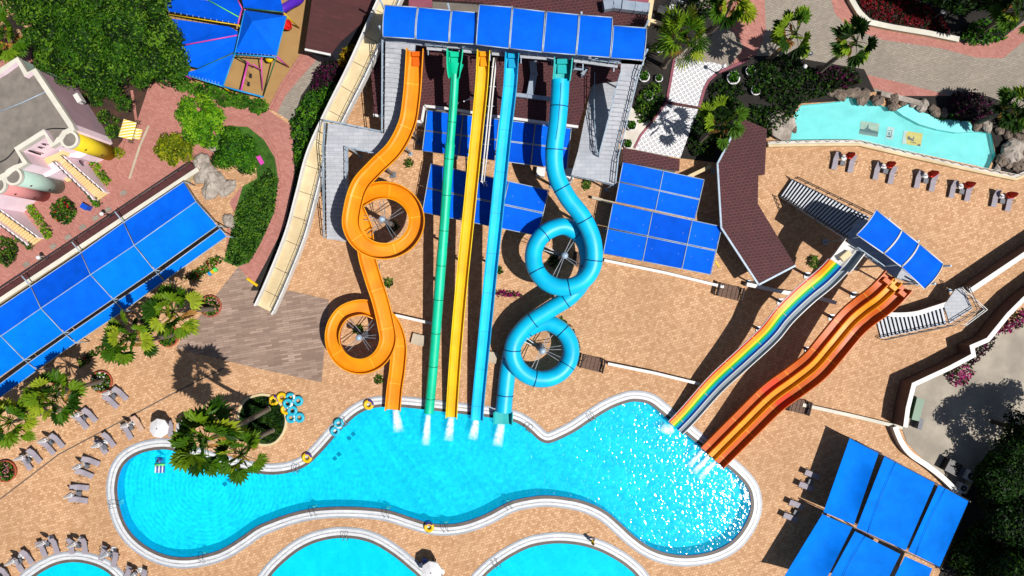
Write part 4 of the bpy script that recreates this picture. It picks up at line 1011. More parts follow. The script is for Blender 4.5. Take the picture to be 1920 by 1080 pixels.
# ------------------------------------------------------------------ walls
def wall(label, px, w, h, mats, cat='wall', name='wall', smooth=False, group=None, cap=.07):
    pts = PP(px, h); 
    if smooth: pts = spline(pts, 6)
    A = np.array([(p.x, p.y) for p in pts]); c = A.mean(0)
    th = thing(name, (c[0], c[1], 0), label, cat, group)
    b = MB(); b.prism(ribbon(pts, w), -.3, h); b.build('wall_body', mats[0], th)
    b = MB(); b.prism(ribbon(pts, w + .1), h, h + cap); b.build('wall_cap', mats[1], th)
    return th
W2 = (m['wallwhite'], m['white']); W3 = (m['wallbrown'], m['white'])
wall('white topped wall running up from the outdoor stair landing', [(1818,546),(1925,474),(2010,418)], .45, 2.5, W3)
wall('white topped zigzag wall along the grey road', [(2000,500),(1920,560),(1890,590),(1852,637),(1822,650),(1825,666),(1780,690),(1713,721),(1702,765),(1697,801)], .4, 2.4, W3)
wall('curved white wall between the paving and the grey road', [(1678,800),(1690,829),(1708,852),(1740,874),(1770,898),(1800,928)], .5, .9, W2, smooth=True)
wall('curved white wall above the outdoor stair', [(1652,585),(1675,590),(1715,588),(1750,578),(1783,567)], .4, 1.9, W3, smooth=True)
wall('low white wall from the rainbow slide towards the blue tube loop', [(1140,682),(1225,699),(1312,720)], .22, .75, (m['wallwhite'], m['white']))
wall('low white wall in front of the six panel awning', [(1133,488),(1250,512),(1357,538)], .22, .75, (m['wallwhite'], m['white']))
wall('low white wall between the orange loop and the green slide', [(741,591),(812,607)], .22, .75, (m['wallwhite'], m['white']))
wall('low cream wall from the orange slide to the right boundary', [(1505,759),(1600,780),(1692,802)], .3, .45, (m['cream'], m['parapet']))
wall('short white wall piece between the rainbow and orange slides', [(1400,533),(1470,548),(1530,557),(1568,568)], .35, .8, W2)
wall('dark topped low wall behind the small blue awning', [(1110,370),(1150,380)], .2, .7, (m['wallwhite'], m['concrete']))
lw = wall('long boundary wall with a black rail behind the left awning', [(372,317),(240,404),(120,484),(0,563),(-120,643)], .4, 1.5, (m['cream'], m['parapet']))
b = MB()
for px in ([(362,311),(240,392),(120,472),(0,552),(-100,618)],):
    b.prism(ribbon(PP(px, 1.1), .72), -.1, 1.1)
b.solo('tiled_roof_strip', m['roofbrown'], 'narrow dark brown tiled strip behind the long left wall', 'roof strip')
b = MB(); pp = PP([(356,304),(240,381),(120,461),(0,540),(-100,607)], 1.2)
b.tube([p for p in pp], .09, 6); b.tube([p - Vector((0, 0, .6)) for p in pp], .05, 6)
for p in resample(pp, 1.8): b.beam((p.x, p.y, 0), p, .06)
b.solo('rail_fence', m['dkmetal'], 'black rail fence between the brick paving and the left wall', 'fence')

# wooden steps with railings at the terraces
def steps(px, z, rz, label, w=2.4):
    q = P(*px, 0); th = thing('timber_steps', q, label, 'steps', 'timber steps at the terraces'); Rz = Matrix.Rotation(rz, 3, 'Z')
    b = MB()
    for i in range(5): b.box(q + Rz @ Vector((-w / 2 + .28 + i * (w / 5.2), 0, z + .05 * i)), (w / 5.6, 1.6, .12), rz)
    b.box(q + Rz @ Vector((0, 0, z * .5)), (w * .95, 1.4, z), rz); b.build('tread', m['wood'], th)
    for s in (-1, 1):
        r_ = MB()
        for y in (-.75, 0, .75): r_.beam(q + Rz @ Vector((s * w * .55, y, 0)), q + Rz @ Vector((s * w * .55, y, 1.05)), .08)
        for h in (.5, .8, 1.05): r_.beam(q + Rz @ Vector((s * w * .55, -.75, h)), q + Rz @ Vector((s * w * .55, .75, h)), .1)
        r_.beam(q + Rz @ Vector((s * w * .55, -.75, .2)), q + Rz @ Vector((s * w * .42, .75, .95)), .08)
        r_.build('side_rail', m['dkwood'], th)
steps((1366,547), .22, R(-14), 'timber steps with dark rails beside the pavilion corner', 2.6)
steps((1110,681), .2, R(-14), 'timber steps with dark rails beside the lower blue loop', 2.4)
steps((1494,760), .2, R(-14), 'timber steps with dark rails under the wide orange slide', 2.2)
steps((1090,487), .2, R(-10), 'timber steps beside the upper blue loop', 1.8)

# railing along the picture pool
pr_ = thing('pool_wall', P(1700, 290), 'white edged pool wall with short posts along the picture pool', 'wall')
b = MB(); ed = PP([(1440,268),(1560,266),(1610,266),(1700,287),(1830,316),(1903,331),(1935,318)], .4)
b.prism(ribbon(ed, .3), -.5, .42); b.build('wall_body', m['wallwhite'], pr_)
b = MB(); b.prism(ribbon([p + Vector((.04, -.33, 0)) for p in ed], .28), -.05, .5); b.build('wall_cap', m['cream'], pr_)
for i, p in enumerate(resample(ed, 1.15)):
    b = MB(); b.beam((p.x, p.y, .4), (p.x, p.y, 1.3), .06); b.build('post', m['white'], pr_)
b = MB(); b.tube([Vector((p.x, p.y, 1.3)) for p in ed], .03, 6); b.build('top_rail', m['white'], pr_)
wall('cream kerb wall of the red flower bed', [(1588,-30),(1597,0),(1610,22),(1630,42),(1673,51),(1740,62),(1798,74)], .5, .6, (m['cream'], m['parapet']))
wall('cream wall along the tower building edge', [(1228,-40),(1215,40),(1213,48)], .5, 1.2, (m['cream'], m['cream']))
wall('cream planter wall below the two white chairs', [(1218,38),(1243,45)], .3, .5, (m['cream'], m['cream']))
wall('thin cream wall beside the dark pavilion', [(1290,332),(1332,312)], .3, 1.6, (m['cream'], m['cream']))
wall('white stone edge along the top of the picture pool', [(1652,175),(1700,187),(1738,197)], .5, .5, (m['palestone'], m['palestone']))
# ================================================================== pastel building on the left
RO = [(-200,240),(0,130),(34,108),(52,137),(67,129),(135,231),(140,243),(134,248),(124,252),(118,262),(112,266),(97,276),(84,251),(35,282),(52,306),(31,318),(24,322),(16,330),(8,334),(0,338),(-8,352),(-60,400),(-200,480)]
ZB = 7.0
pb = thing('pastel_building', P(20, 240), 'pastel pink building with grey flat roof, coloured round turrets and outside stairs', 'building')
out = PP(RO, ZB); n = len(out)
sidem = {1: 1, 2: 2, 4: 1, 3: 2}
b = MB()
top = [Vector((p.x, p.y, ZB)) for p in out]; bot = [Vector((p.x, p.y, 0)) for p in out]
area = sum(out[i][0] * out[(i + 1) % n][1] - out[(i + 1) % n][0] * out[i][1] for i in range(n))
fs = [(i, (i + 1) % n, n + (i + 1) % n, n + i) for i in range(n)]
if area < 0: fs = [f[::-1] for f in fs]
b.add(bot + top, fs, [sidem.get(i, 0) if i != 4 else 1 for i in range(n)])
b.build('wall', [m['pinkwall'], m['lilacwall'], m['mint']], pb)
b = MB(); b.sheet([offset(out, -.1)], ZB - .55); b.build('roof', m['gravelroof'], pb)
b = MB(); i1 = offset(out, -.5); o1 = offset(out, .06)
b.sheet([o1, i1], ZB + .1)
for L, s in ((o1, 1), (i1, -1)):
    f = [(i, (i + 1) % n, n + (i + 1) % n, n + i) for i in range(n)]
    b.add([Vector((p.x, p.y, ZB - .55)) for p in L] + [Vector((p.x, p.y, ZB + .1)) for p in L], f, 1 if s < 0 else 0)
b.build('parapet', [m['parapet'], m['pinkwall']], pb)
for (x, y, r, mm) in ((131,262,.92,'lemon'), (26,331,.92,'mint'), (-4,347,.92,'rose')):
    q = P(x, y, ZB); b = MB()
    b.lathe((q.x, q.y, 0), [(r, 0), (r, ZB - .05)], 24, 0); t_ = b.build('turret', m[mm], pb)
    b = MB(); b.lathe((q.x, q.y, 0), [(r - .22, ZB - .04), (r - .2, ZB + .14), (r + .06, ZB + .14), (r + .06, ZB - .2), (r, ZB - .22)], 24, 0, False); b.build('turret_rim', m['parapet'], t_)
    b = MB(); b.lathe((q.x, q.y, 0), [(r - .12, ZB - .03), (r - .12, ZB + .03)], 24, 0, False); b.build('turret_roof', m['gravelroof'], t_)
    b = MB()
    for a, z in ((-.9, 5.2), (-.9, 2.2)):
        b.box((q.x + math.cos(a) * r, q.y + math.sin(a) * r, z), (.08, .22, .2), a)
    b.build('window', m['window'], t_)
def sidestair(tl, tr, bl, br, z, nn):
    a0, a1, b0, b1 = P(*tl, z), P(*tr, z), P(*bl, .12), P(*br, .12)
    fl = MB()
    for i in range(nn):
        u, w = i / nn, (i + 1) / nn; zz = z + (.12 - z) * (i + .5) / nn
        q = [a0.lerp(b0, u), a1.lerp(b1, u), a1.lerp(b1, w), a0.lerp(b0, w)]; fl.prism([(p.x, p.y) for p in q], max(0, zz - .9), zz)
    fl.build('stair_flight', m['stairstone'], pb)
    for s, e, in ((a0, b0), (a1, b1)):
        sw = MB(); cp = MB(); rl = MB(); N_ = 9; d = (e - s); nrm = Vector((-d.y, d.x, 0)).normalized() * .075
        for i in range(N_):
            p, q = s.lerp(e, i / N_), s.lerp(e, (i + 1) / N_); zz = p.z + .75
            sw.prism([p + nrm, q + nrm, q - nrm, p - nrm], 0, zz - .05);
            rl.beam(Vector((p.x, p.y, zz)), Vector((p.x, p.y, zz + .5)), .04); rl.beam(Vector((p.x, p.y, zz + .5)), Vector((q.x, q.y, zz + .1)), .05); rl.beam(Vector((p.x, p.y, zz + .1)), Vector((q.x, q.y, zz + .5)), .04)
        cp.sweep([s + Vector((0, 0, .78)), e + Vector((0, 0, .78))], lambda i, u: [(-.1, -.06), (-.1, .04), (.1, .04), (.1, -.06)])
        sw.build('side_wall', m['pinkwall'], pb); cp.build('coping', m['white'], pb); rl.build('railing', m['dkmetal'], pb)
sidestair((112,306), (127,295), (184,376), (204,362), 3.3, 20)
sidestair((-12,405), (2,389), (62,460), (82,447), 3.3, 16)
slab(pb, 'landing', [(76,300),(112,285),(120,275),(136,281),(127,296),(112,306),(98,304),(70,322),(64,314)], 3.3, .25, m['stairstone'], m['pinkwall'])
b = MB(); b.prism(PP([(104,325),(117,321),(134,338),(126,341)], .5), 0, .5); b.build('step', m['stairstone'], pb)
# walls of the recessed lower storey and their windows
b = MB(); b.prism(PP([(112,266),(140,272),(165,288),(150,296),(128,294),(112,285)], 3.2), 0, 3.2); b.prism(PP([(70,322),(98,306),(112,306),(114,318),(92,330),(66,334)], 3.0), 0, 3.0); b.build('wall', m['pinkwall'], pb)
for (x, y, z, w, h, rz) in ((65,286,5.6,.18,1.1,R(-20)), (75,277,6.1,.12,.3,R(-20)), (82,271,6.3,.12,.3,R(-20)), (119,275,5.8,.12,.4,R(-20))):
    q = P(x, y, z); b = MB(); b.box(q, (.9 if h > .5 else .35, w, .3 if h < .5 else .8), rz); b.build('window', m['window'], pb)
for (s, e, z0, z1) in (((150,303),(160,319),.3,2.2), ((154,289),(172,292),2.0,2.9)):
    A_, B_ = P(*s, z1), P(*e, z0); b = MB(); b.beam(A_, B_, .35, .12); b.build('window', m['window'], pb)
for x, y in ((110,171), (149,185)):
    q = P(x, y, 4.0); b = MB(); b.box(q, (.55, 1.0, .8), R(32)); b.box(q + Vector((.3, -.2, 0)), (.1, .7, .6), R(32), 1); b.build('condenser', [m['white'], m['slategrey']], pb)
b = MB()
for L in ([(0,304),(14,296),(34,275),(62,258),(88,243),(112,241),(136,243)], [(34,277),(37,292),(34,308),(17,328)]):
    b.tube(spline([P(x, y, ZB - .48) for x, y in L], 5), .07, 6)
b.build('roof_cable', m['dark'], pb)
b = MB(); b.tube([P(0,209,ZB-.48), P(40,193,ZB-.48), P(86,172,ZB-.48)], .06, 6); b.build('roof_pipe', m['pole'], pb)

# ------------------------------------------------------------------ playground
ps = thing('play_structure', P(440, 70), 'playground frame with radiating blue shade sails and coloured poles', 'playground')
def tri(px, z, name='shade_sail', mat_=None):
    b = MB(); W = PP(px, z); c = sum(W, Vector()) / len(W) - Vector((0, 0, .25)); N_ = len(W)
    vs = [c] + W; fs = [(0, 1 + (i + 1) % N_, 1 + i) for i in range(N_)]
    b.add(vs, fs, 0, False); b.add([v - Vector((0, 0, .03)) for v in vs], [f[::-1] for f in fs], 0, False); return b.build(name, mat_ or m['blue3'], ps)
tri([(303,-6),(387,0),(447,33),(445,45),(317,21)], 4); tri([(391,0),(396,-30),(442,-30),(447,2),(453,15),(448,30)], 4); tri([(322,35),(430,50),(446,59),(445,65),(336,85)], 4)
tri([(337,88),(444,68),(438,97),(372,128),(340,120)], 4, mat_=m['blue']); tri([(368,131),(437,101),(418,161),(361,142),(340,138)], 4, mat_=m['blue']); tri([(448,-25),(522,-25),(531,22),(457,14)], 4.2)
b = MB(); W = PP([(459,19),(537,30),(518,104),(441,98)], 4.1); ap = P(473, 40, 5.6)
b.add(W + [ap], [(i, 4, (i + 1) % 4) for i in range(4)]); b.add([w - Vector((0, 0, .03)) for w in W + [ap]], [(i, (i + 1) % 4, 4) for i in range(4)]); b.build('canopy', m['blue'], ps)
pole = lambda a, c, r, mm: (lambda q: (q.tube([P(*a), P(*c)], r, 8), q.build('pole', m[mm], ps)))(MB())
for a, c, r, mm in (((317,27,4.05),(446,47,4.05),.06,'yelp'), ((390,0,4.05),(448,32,4.05),.06,'limep'), ((337,86,4.05),(445,66,4.05),.07,'magenta'), ((446,0,4.05),(454,16,4.05),.07,'magenta'), ((454,16,4.05),(446,46,4.05),.07,'magenta'),
    ((368,130,4.05),(438,99,4.05),.06,'dkgreenp'), ((341,138,4.05),(418,162,4.05),.08,'skyp'), ((441,98,4.15),(418,162,4.05),.08,'skyp'), ((418,162,4.05),(494,182,3.2),.1,'skyp'), ((459,19,4.15),(441,98,4.15),.07,'skyp'), ((441,102,4.1),(518,107,4.1),.08,'skyp'), ((537,30,4.15),(518,105,4.15),.07,'skyp'), ((457,15,4.25),(531,23,4.25),.07,'dkgreenp'),
    ((418,162,4),(438,177,0),.08,'yelp'), ((533,25,4),(561,53,0),.08,'yelp'), ((518,105,4),(541,126,0),.09,'magenta'), ((518,107,4),(493,181,.2),.07,'dkgreenp'), ((345,140,4),(367,153,0),.08,'magenta'), ((439,100,4),(466,122,.3),.07,'dkgreenp'), ((531,23,4),(520,20,0),.08,'dkgreenp'), ((459,18,4),(470,42,0),.08,'magenta'), ((446,46,4),(468,66,0),.08,'yelp')):
    pole(a, c, r, mm)
b = MB()
for s, e in (((441,102),(518,107)), ((457,17),(531,24)), ((317,24),(440,46)), ((344,141),(410,158))):
    for k in range(12): b.beam(P(*s, 4.1).lerp(P(*e, 4.1), k / 11), P(s[0], s[1] - 4, 4.1).lerp(P(e[0], e[1] - 4, 4.1), k / 11), .04)
b.build('lacing', m['pole'], ps)
b = MB(); b.tube(spline(PP([(524,20,2.6),(535,14,2.3),(548,6,1.7),(560,0,1.0),(566,-12,.6)]), 6), .5, 14); b.build('tube_slide', m['purple'], ps)
q = P(540, 49, 1.4); b = MB(); b.lathe((q.x, q.y, 1.0), [(.35, 0), (.6, .9), (.5, .85), (.3, .1)], 16); b.tube([P(534,44,2.3), P(540,46,2.4), P(546,52,2.2)], .04, 6); b.build('tipping_bucket', m['redp'], ps)
q = P(505, 109, 2.0); b = MB(); b.lathe((q.x, q.y, 1.6), [(.05, 0), (.5, .3), (.45, .5), (.05, .7)], 14); b.build('panel', m['yelp'], ps)
sw = thing('swing_frame', P(470, 145), 'pink swing frame standing on the sandy play floor', 'swing')
def sp(a, c, r=.07, nm='frame', mm='magenta'):
    b = MB(); b.tube([P(*a), P(*c)], r, 8); b.build(nm, m[mm], sw)
sp((465,117,2.4),(452,170,2.4), .1, 'top_bar'); 
for a, c in (((465,117,2.4),(457,113,0)), ((465,117,2.4),(474,127,0)), ((452,170,2.4),(440,167,0)), ((452,170,2.4),(460,178,0)), ((490,107,3),(492,170,.2)), ((474,120,2.3),(491,133,.4))): sp(a, c, .07, 'leg')
for k in (.35, .65):
    q = P(465,117,2.4).lerp(P(452,170,2.4), k); b = MB(); b.beam(q, q - Vector((.15, 0, 1.9)), .03); b.beam(q + Vector((0, .4, 0)), q + Vector((-.15, .4, -1.9)), .03); b.box(q + Vector((-.15, .2, -1.92)), (.25, .5, .05)); b.build('swing_seat', m['dark'], sw)

# yellow striped garden swing on the brick paving, with its small tables
gs = thing('garden_swing', P(244, 243), 'garden swing seat with a yellow and white striped roof', 'garden swing')
t = NT('yellow white stripes'); co = t.coord(R(-8)); sx = t.n('ShaderNodeSeparateXYZ'); t.l(co, sx.inputs[0])
mo = t.n('ShaderNodeMath', operation='PINGPONG'); t.l(sx.outputs['Y'], mo.inputs[0]); mo.inputs[1].default_value = .16
gt = t.n('ShaderNodeMath', operation='GREATER_THAN'); t.l(mo.outputs[0], gt.inputs[0]); gt.inputs[1].default_value = .08
b_ = t.n('ShaderNodeBsdfPrincipled'); t.l(t.mix(gt.outputs[0], lin(252, 246, 214), lin(244, 208, 40)), b_.inputs['Base Color']); b_.inputs['Roughness'].default_value = .8; t.l(b_.outputs[0], t.out.inputs[0]); m['stripe'] = t.mat
panel(gs, 'canopy', PP([(232,223),(256,230),(247,262),(222,256)], 2.1), m['stripe'], -.1, 6, .04)
panel(gs, 'seat', PP([(255,240),(267,243),(261,262),(250,259)], .6), m['stripe'], .08, 4, .12); panel(gs, 'backrest', PP([(249,238),(255,240),(250,260),(245,258)], 1.0), m['stripe'], .05, 4, .1)
for q in ((234,226),(254,232),(246,259),(225,254)):
    b = MB(); b.tube([P(*q, 2.08), P(q[0] + 6, q[1] + 1, 0)], .05, 6); b.build('leg', m['dkmetal'], gs)
for (x, y, lb) in ((262,231,'small brown side table above the striped garden swing'), (249,266,'small brown side table below the striped garden swing')):
    t_ = thing('side_table', P(x, y), lb, 'table'); b = MB(); q = P(x, y); b.box((q.x, q.y, .48), (.55, .45, .05), R(-14)); b.build('table_top', m['wood'], t_)
    for dx in (-.2, .2):
        for dy in (-.16, .16): b = MB(); b.beam((q.x + dx, q.y + dy, 0), (q.x + dx, q.y + dy, .46), .05); b.build('leg', m['wood'], t_)
# ================================================================== plants
def dirs(n, up=.35):
    v = rng.normal(size=(n, 3)); v /= np.linalg.norm(v, axis=1, keepdims=True)
    low = v[:, 2] < -.25; v[low, 2] *= -1
    return v
def crown_from(clumps, mats, dens, leaf, jitter=.7, asp=.55):
    b = MB()
    for (x, y, z, r) in clumps:
        n = max(8, int(dens * r * r)); d = dirs(n); rad = r * rng.uniform(.62, 1.1, n)[:, None]
        C = np.array([x, y, z]) + d * rad * np.array([1, 1, .8]); N = d + rng.normal(size=(n, 3)) * jitter * .6; N[:, 2] += .35
        base = rng.choice([0, 1, 1, 2, 3]); mi = np.where(rng.random(n) < .5, base, rng.integers(0, 4, n))
        b.leaves(C, N, leaf, mi, asp)
    return b
def trunk(parent, base, top, r, mat_, limbs=()):
    b = MB(); A, T = Vector(base), Vector(top); mid = A.lerp(T, .5) + Vector((.15, -.1, 0))
    pts = spline([A, mid, T], 5); b.tube(pts, [r * (1 - .45 * i / (len(pts) - 1)) for i in range(len(pts))], 9)
    for L in limbs:
        L = Vector(L); m1 = T.lerp(L, .5) + Vector((0, 0, .25)); q = spline([T - Vector((0, 0, .3)), m1, L], 4); b.tube(q, [r * .5 * (1 - .7 * i / (len(q) - 1)) for i in range(len(q))], 6)
    return b.build('trunk', mat_, parent)
def tree(label, cat, base, poly, ztop, zlow, mats, rr=(.9, 1.5), nclump=40, dens=150, leaf=.2, group=None, name='broadleaf_tree', tr=.28, seed=1):
    rd = random.Random(seed); xs = [p[0] for p in poly]; ys = [p[1] for p in poly]; clumps = []; tries = 0
    dmax = max(edge_dist((rd.uniform(min(xs), max(xs)), rd.uniform(min(ys), max(ys))), poly) for _ in range(30))
    while len(clumps) < nclump and tries < 4000:
        tries += 1; p = (rd.uniform(min(xs), max(xs)), rd.uniform(min(ys), max(ys)))
        if not inside(p, poly): continue
        d = min(1, edge_dist(p, poly) / max(1, dmax)); r = rd.uniform(*rr)
        if d * dmax < r * 5 and rd.random() < .35: continue
        z = zlow + (ztop - zlow) * (1 - (1 - d) ** 2) * rd.uniform(.72, 1.0); q = P(p[0], p[1], z); clumps.append((q.x, q.y, z, r))
    B_ = P(*base); th = thing(name, B_, label, cat, group)
    cx = sum(c[0] for c in clumps) / len(clumps); cy = sum(c[1] for c in clumps) / len(clumps)
    limbs = [(c[0], c[1], c[2]) for c in rd.sample(clumps, min(7, len(clumps)))]
    trunk(th, B_, (B_.x * .5 + cx * .5, B_.y * .5 + cy * .5, zlow * .75), tr, m['bark'], limbs)
    crown_from(clumps, mats, dens, leaf).build('crown', mats, th); return th
def shrub(label, poly, h, mats, dens=34, leaf=.16, cat='shrub', name='shrub', group=None, flowers=None, z0=0, flat=False):
    """plant that fills an outline on the ground; dens leaves per square metre"""
    A = abs(sum(poly[i][0] * poly[(i + 1) % len(poly)][1] - poly[(i + 1) % len(poly)][0] * poly[i][1] for i in range(len(poly)))) / 2 / S / S
    n = int(A * dens) + 20; xs = [p[0] for p in poly]; ys = [p[1] for p in poly]; pts = []; tries = 0
    while len(pts) < n and tries < n * 8:
        tries += 1; p = (random.uniform(min(xs), max(xs)), random.uniform(min(ys), max(ys)))
        if inside(p, poly):
            d = edge_dist(p, poly) / S; lump = .72 + .28 * math.sin(p[0] * .35 + h * 3) * math.cos(p[1] * .31)
            zt = h * lump * min(1, .35 + d / (1.1 if not flat else .35)); zz = z0 + zt * (1 - abs(random.gauss(0, .22)))
            jx, jy = random.gauss(0, 1.2), random.gauss(0, 1.2); q = P(p[0] + jx, p[1] + jy, max(.05, zz)); pts.append((q.x, q.y, q.z))
    C = np.array(pts); N = rng.normal(size=C.shape) * .6; N[:, 2] += .9
    cl = np.floor((np.sin(C[:, 0] * 1.7) + np.cos(C[:, 1] * 1.9)) + 2).astype(int) % 4
    mi = np.where(rng.random(len(C)) < .45, cl, rng.integers(0, 4, len(C)))
    ml = list(mats)
    if flowers:
        ml = ml + [flowers]; mi = np.where(rng.random(len(C)) < .07, 4, mi)
    c = P(sum(xs) / len(xs), sum(ys) / len(ys)); th = thing(name, (c.x, c.y, z0), label, cat, group)
    b = MB(); b.leaves(C, N, leaf, mi, .6); b.build('foliage', ml, th)
    k = max(2, min(5, int(A)))
    for _ in range(k):
        q = C[random.randrange(len(C))]; s = MB(); s.tube([(q[0], q[1], z0), (q[0], q[1], q[2] * .8)], .04, 5); s.build('stem', m['bark'], th)
    return th

def palm(label, crown, base, h, rad, mats, seed, nf=30, wind=0.0, name='fan_palm', big=1.0, dry=4):
    rd = random.Random(seed); Bq = P(*base); T = P(crown[0], crown[1], h); th = thing(name, Bq, label, 'palm tree', 'palm trees')
    b = MB(); mid = Bq.lerp(T, .5) + Vector((rd.uniform(-.25, .25), rd.uniform(-.25, .25), 0)); pts = spline([Bq, mid, T], 8)
    b.tube(pts, [.3 - .12 * i / (len(pts) - 1) for i in range(len(pts))], 10); b.lathe((Bq.x, Bq.y, 0), [(.42, 0), (.36, .25), (.3, .5)], 10); b.build('trunk', m['trunk'], th)
    c = MB(); mats2 = list(mats) + [m['dry'][0]]
    for i in range(nf + dry):
        u = i / nf; isdry = i >= nf
        az = i * 2.399963 + rd.uniform(-.45, .45); el = R(72 - 98 * min(1, u) ** .9 + rd.uniform(-9, 9)) if not isdry else R(rd.uniform(-60, -40))
        d = Vector((math.cos(az) * math.cos(el), math.sin(az) * math.cos(el), math.sin(el))) + Vector((-wind, wind * .3, 0)); d.normalize()
        side = Vector((-math.sin(az), math.cos(az), 0)); up = side.cross(d) * -1
        if up.z < 0: up = -up
        roll = rd.uniform(-.95, .95); s2 = side * math.cos(roll) + up * math.sin(roll)
        L1 = rad * rd.uniform(.45, .68) * (.75 if isdry else 1); Lb = rad * rd.uniform(.38, .56) * (.7 if isdry else 1); C0 = T + d * L1 - Vector((0, 0, .12 * L1))
        c.tube([T + d * .1, T + d * L1 * .55, C0], [.05, .035, .025], 4, 4 if isdry else 0)
        mi = 4 if isdry else rd.choice([0, 1, 1, 2, 3]); K = 13
        for k in range(K):
            a = (k / (K - 1) - .5) * 2 * R(98); dd = (d * math.cos(a) + s2 * math.sin(a)).normalized(); ln_ = Lb * (1 - .3 * abs(a / R(98)) ** 2) * rd.uniform(.9, 1.05)
            nrm = d.cross(s2).normalized(); w = ln_ * .15 * big; wd = nrm.cross(dd).normalized() * w
            p1 = C0 + dd * ln_ * .55 - Vector((0, 0, .03)); p2 = C0 + dd * ln_ - Vector((0, 0, .2 * ln_)); fz = nrm * w * .4 * (1 if k % 2 else -1)
            c.add([C0, p1 - wd + fz, p1 + wd - fz, p2 - wd * .15], [(0, 1, 3), (0, 3, 2)] if False else [(0, 1, 3, 2)], mi)
    c.build('crown', mats2, th); return th

# --- palms (crown position, foot position in the photograph)
PL = [
 ('fan palm beside the red flower pot at the top of the plank paving', (325,584), (402,579), 9.8, 3.0, 'palm', 3),
 ('fan palm next below the one by the plank paving, along the left awning', (240,637), (325,628), 9.4, 2.9, 'palm', 4),
 ('fan palm behind the topmost pair of left loungers', (105,742), (196,713), 8.6, 3.1, 'palm', 5),
 ('fan palm cut by the left edge near the loungers', (20,792), (112,768), 8.0, 3.0, 'palm', 6),
 ('tallest fan palm leaning over the pool from the round lawn', (388,826), (505,766), 16.0, 3.7, 'palm', 7),
 ('shorter fan palm of the round lawn, above the pool edge', (452,850), (512,806), 9.6, 2.9, 'palm', 8),
 ('large feathery palm beside the tower, over the ring tiled path', (1283,68), (1244,125), 9.5, 3.3, 'palm', 9),
 ('windswept palm over the grey road, nearer the tower', (1493,62), (1441,113), 8.6, 2.9, 'palmdk', 10),
 ('windswept palm over the grey road, nearer the red flower bed', (1606,78), (1530,140), 10.0, 2.9, 'palmdk', 11),
 ('dark palm at the end of the bent tiled pavilion', (1356,228), (1310,266), 8.6, 2.8, 'palmdk', 12),
 ('palm at the right edge above the picture pool rocks', (1906,204), (1830,232), 6.0, 2.6, 'palmdk', 13),
 ('palm in the upper right corner above the grey road', (1916,18), (1840,60), 7.0, 2.8, 'palmdk', 14),
 ('palm cut by the top edge right of the tower', (1374,-2), (1330,62), 8.5, 2.9, 'palm', 15),
 ('palm cut by the left edge beside the big dark tree', (6,62), (80,100), 6.5, 3.0, 'palm', 16),
]
for lb, c, bq, h, r, mm, sd in PL:
    palm(lb, c, bq, h, r, m[mm], sd, nf=40 if sd == 9 else 26 if sd == 7 else 15 if sd in (10, 11, 12) else 20, wind=.5 if sd in (10, 11) else .3 if sd == 7 else .14, big=.4 if sd == 9 else 1.0)

# --- trees
tree('biggest dark green tree with a dense crown by the playground', 'tree', (235,112), [(20,20),(30,70),(75,95),(100,140),(150,165),(205,175),(235,205),(252,160),(300,152),(335,138),(350,110),(325,85),(330,40),(305,0),(280,-50),(60,-60),(10,-20)], 11.0, 5.0, m['tree'], (.85, 1.5), 160, 260, .165, seed=2, tr=.45)
tree('bright green bushy tree on the brick paving island', 'tree', (395,248), [(330,205),(345,190),(385,188),(412,205),(420,232),(405,262),(380,280),(350,262),(328,235)], 4.6, 2.2, m['tree2'], (.6, 1.0), 34, 210, .17, seed=3)
tree('yellowish olive tree next to the bright green bushy tree', 'tree', (345,282), [(297,275),(310,255),(335,250),(360,262),(365,285),(345,302),(318,305),(300,292)], 3.2, 1.4, m['olive'], (.5, .8), 26, 240, .15, seed=4)
tree('dark green rounded tree leaning over the lawn rocks', 'tree', (440,285), [(405,252),(425,240),(455,255),(480,274),(482,306),(465,320),(430,318),(408,300),(402,275)], 3.0, 1.3, m['hedge'], (.6, 1.0), 34, 220, .15, seed=5)
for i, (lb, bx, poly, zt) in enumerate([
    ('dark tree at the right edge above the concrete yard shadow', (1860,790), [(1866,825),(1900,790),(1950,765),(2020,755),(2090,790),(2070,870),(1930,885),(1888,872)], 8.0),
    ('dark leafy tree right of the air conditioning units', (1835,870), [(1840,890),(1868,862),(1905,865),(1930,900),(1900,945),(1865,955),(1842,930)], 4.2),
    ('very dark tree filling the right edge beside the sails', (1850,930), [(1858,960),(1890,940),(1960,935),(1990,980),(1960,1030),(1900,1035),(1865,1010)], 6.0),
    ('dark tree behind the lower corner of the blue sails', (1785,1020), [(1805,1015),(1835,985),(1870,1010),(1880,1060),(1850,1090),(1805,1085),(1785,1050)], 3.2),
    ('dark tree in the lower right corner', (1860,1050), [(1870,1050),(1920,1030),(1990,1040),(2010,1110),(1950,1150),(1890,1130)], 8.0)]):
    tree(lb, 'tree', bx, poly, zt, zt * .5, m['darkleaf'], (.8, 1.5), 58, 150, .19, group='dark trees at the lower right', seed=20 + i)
tree('dark tree at the top right above the red flower bed', 'tree', (1780,-10), [(1690,-40),(1740,-10),(1790,20),(1850,15),(1880,-10),(1880,-60),(1700,-70)], 6.5, 3.0, m['darkleaf'], (.8, 1.4), 40, 120, .22, seed=31)
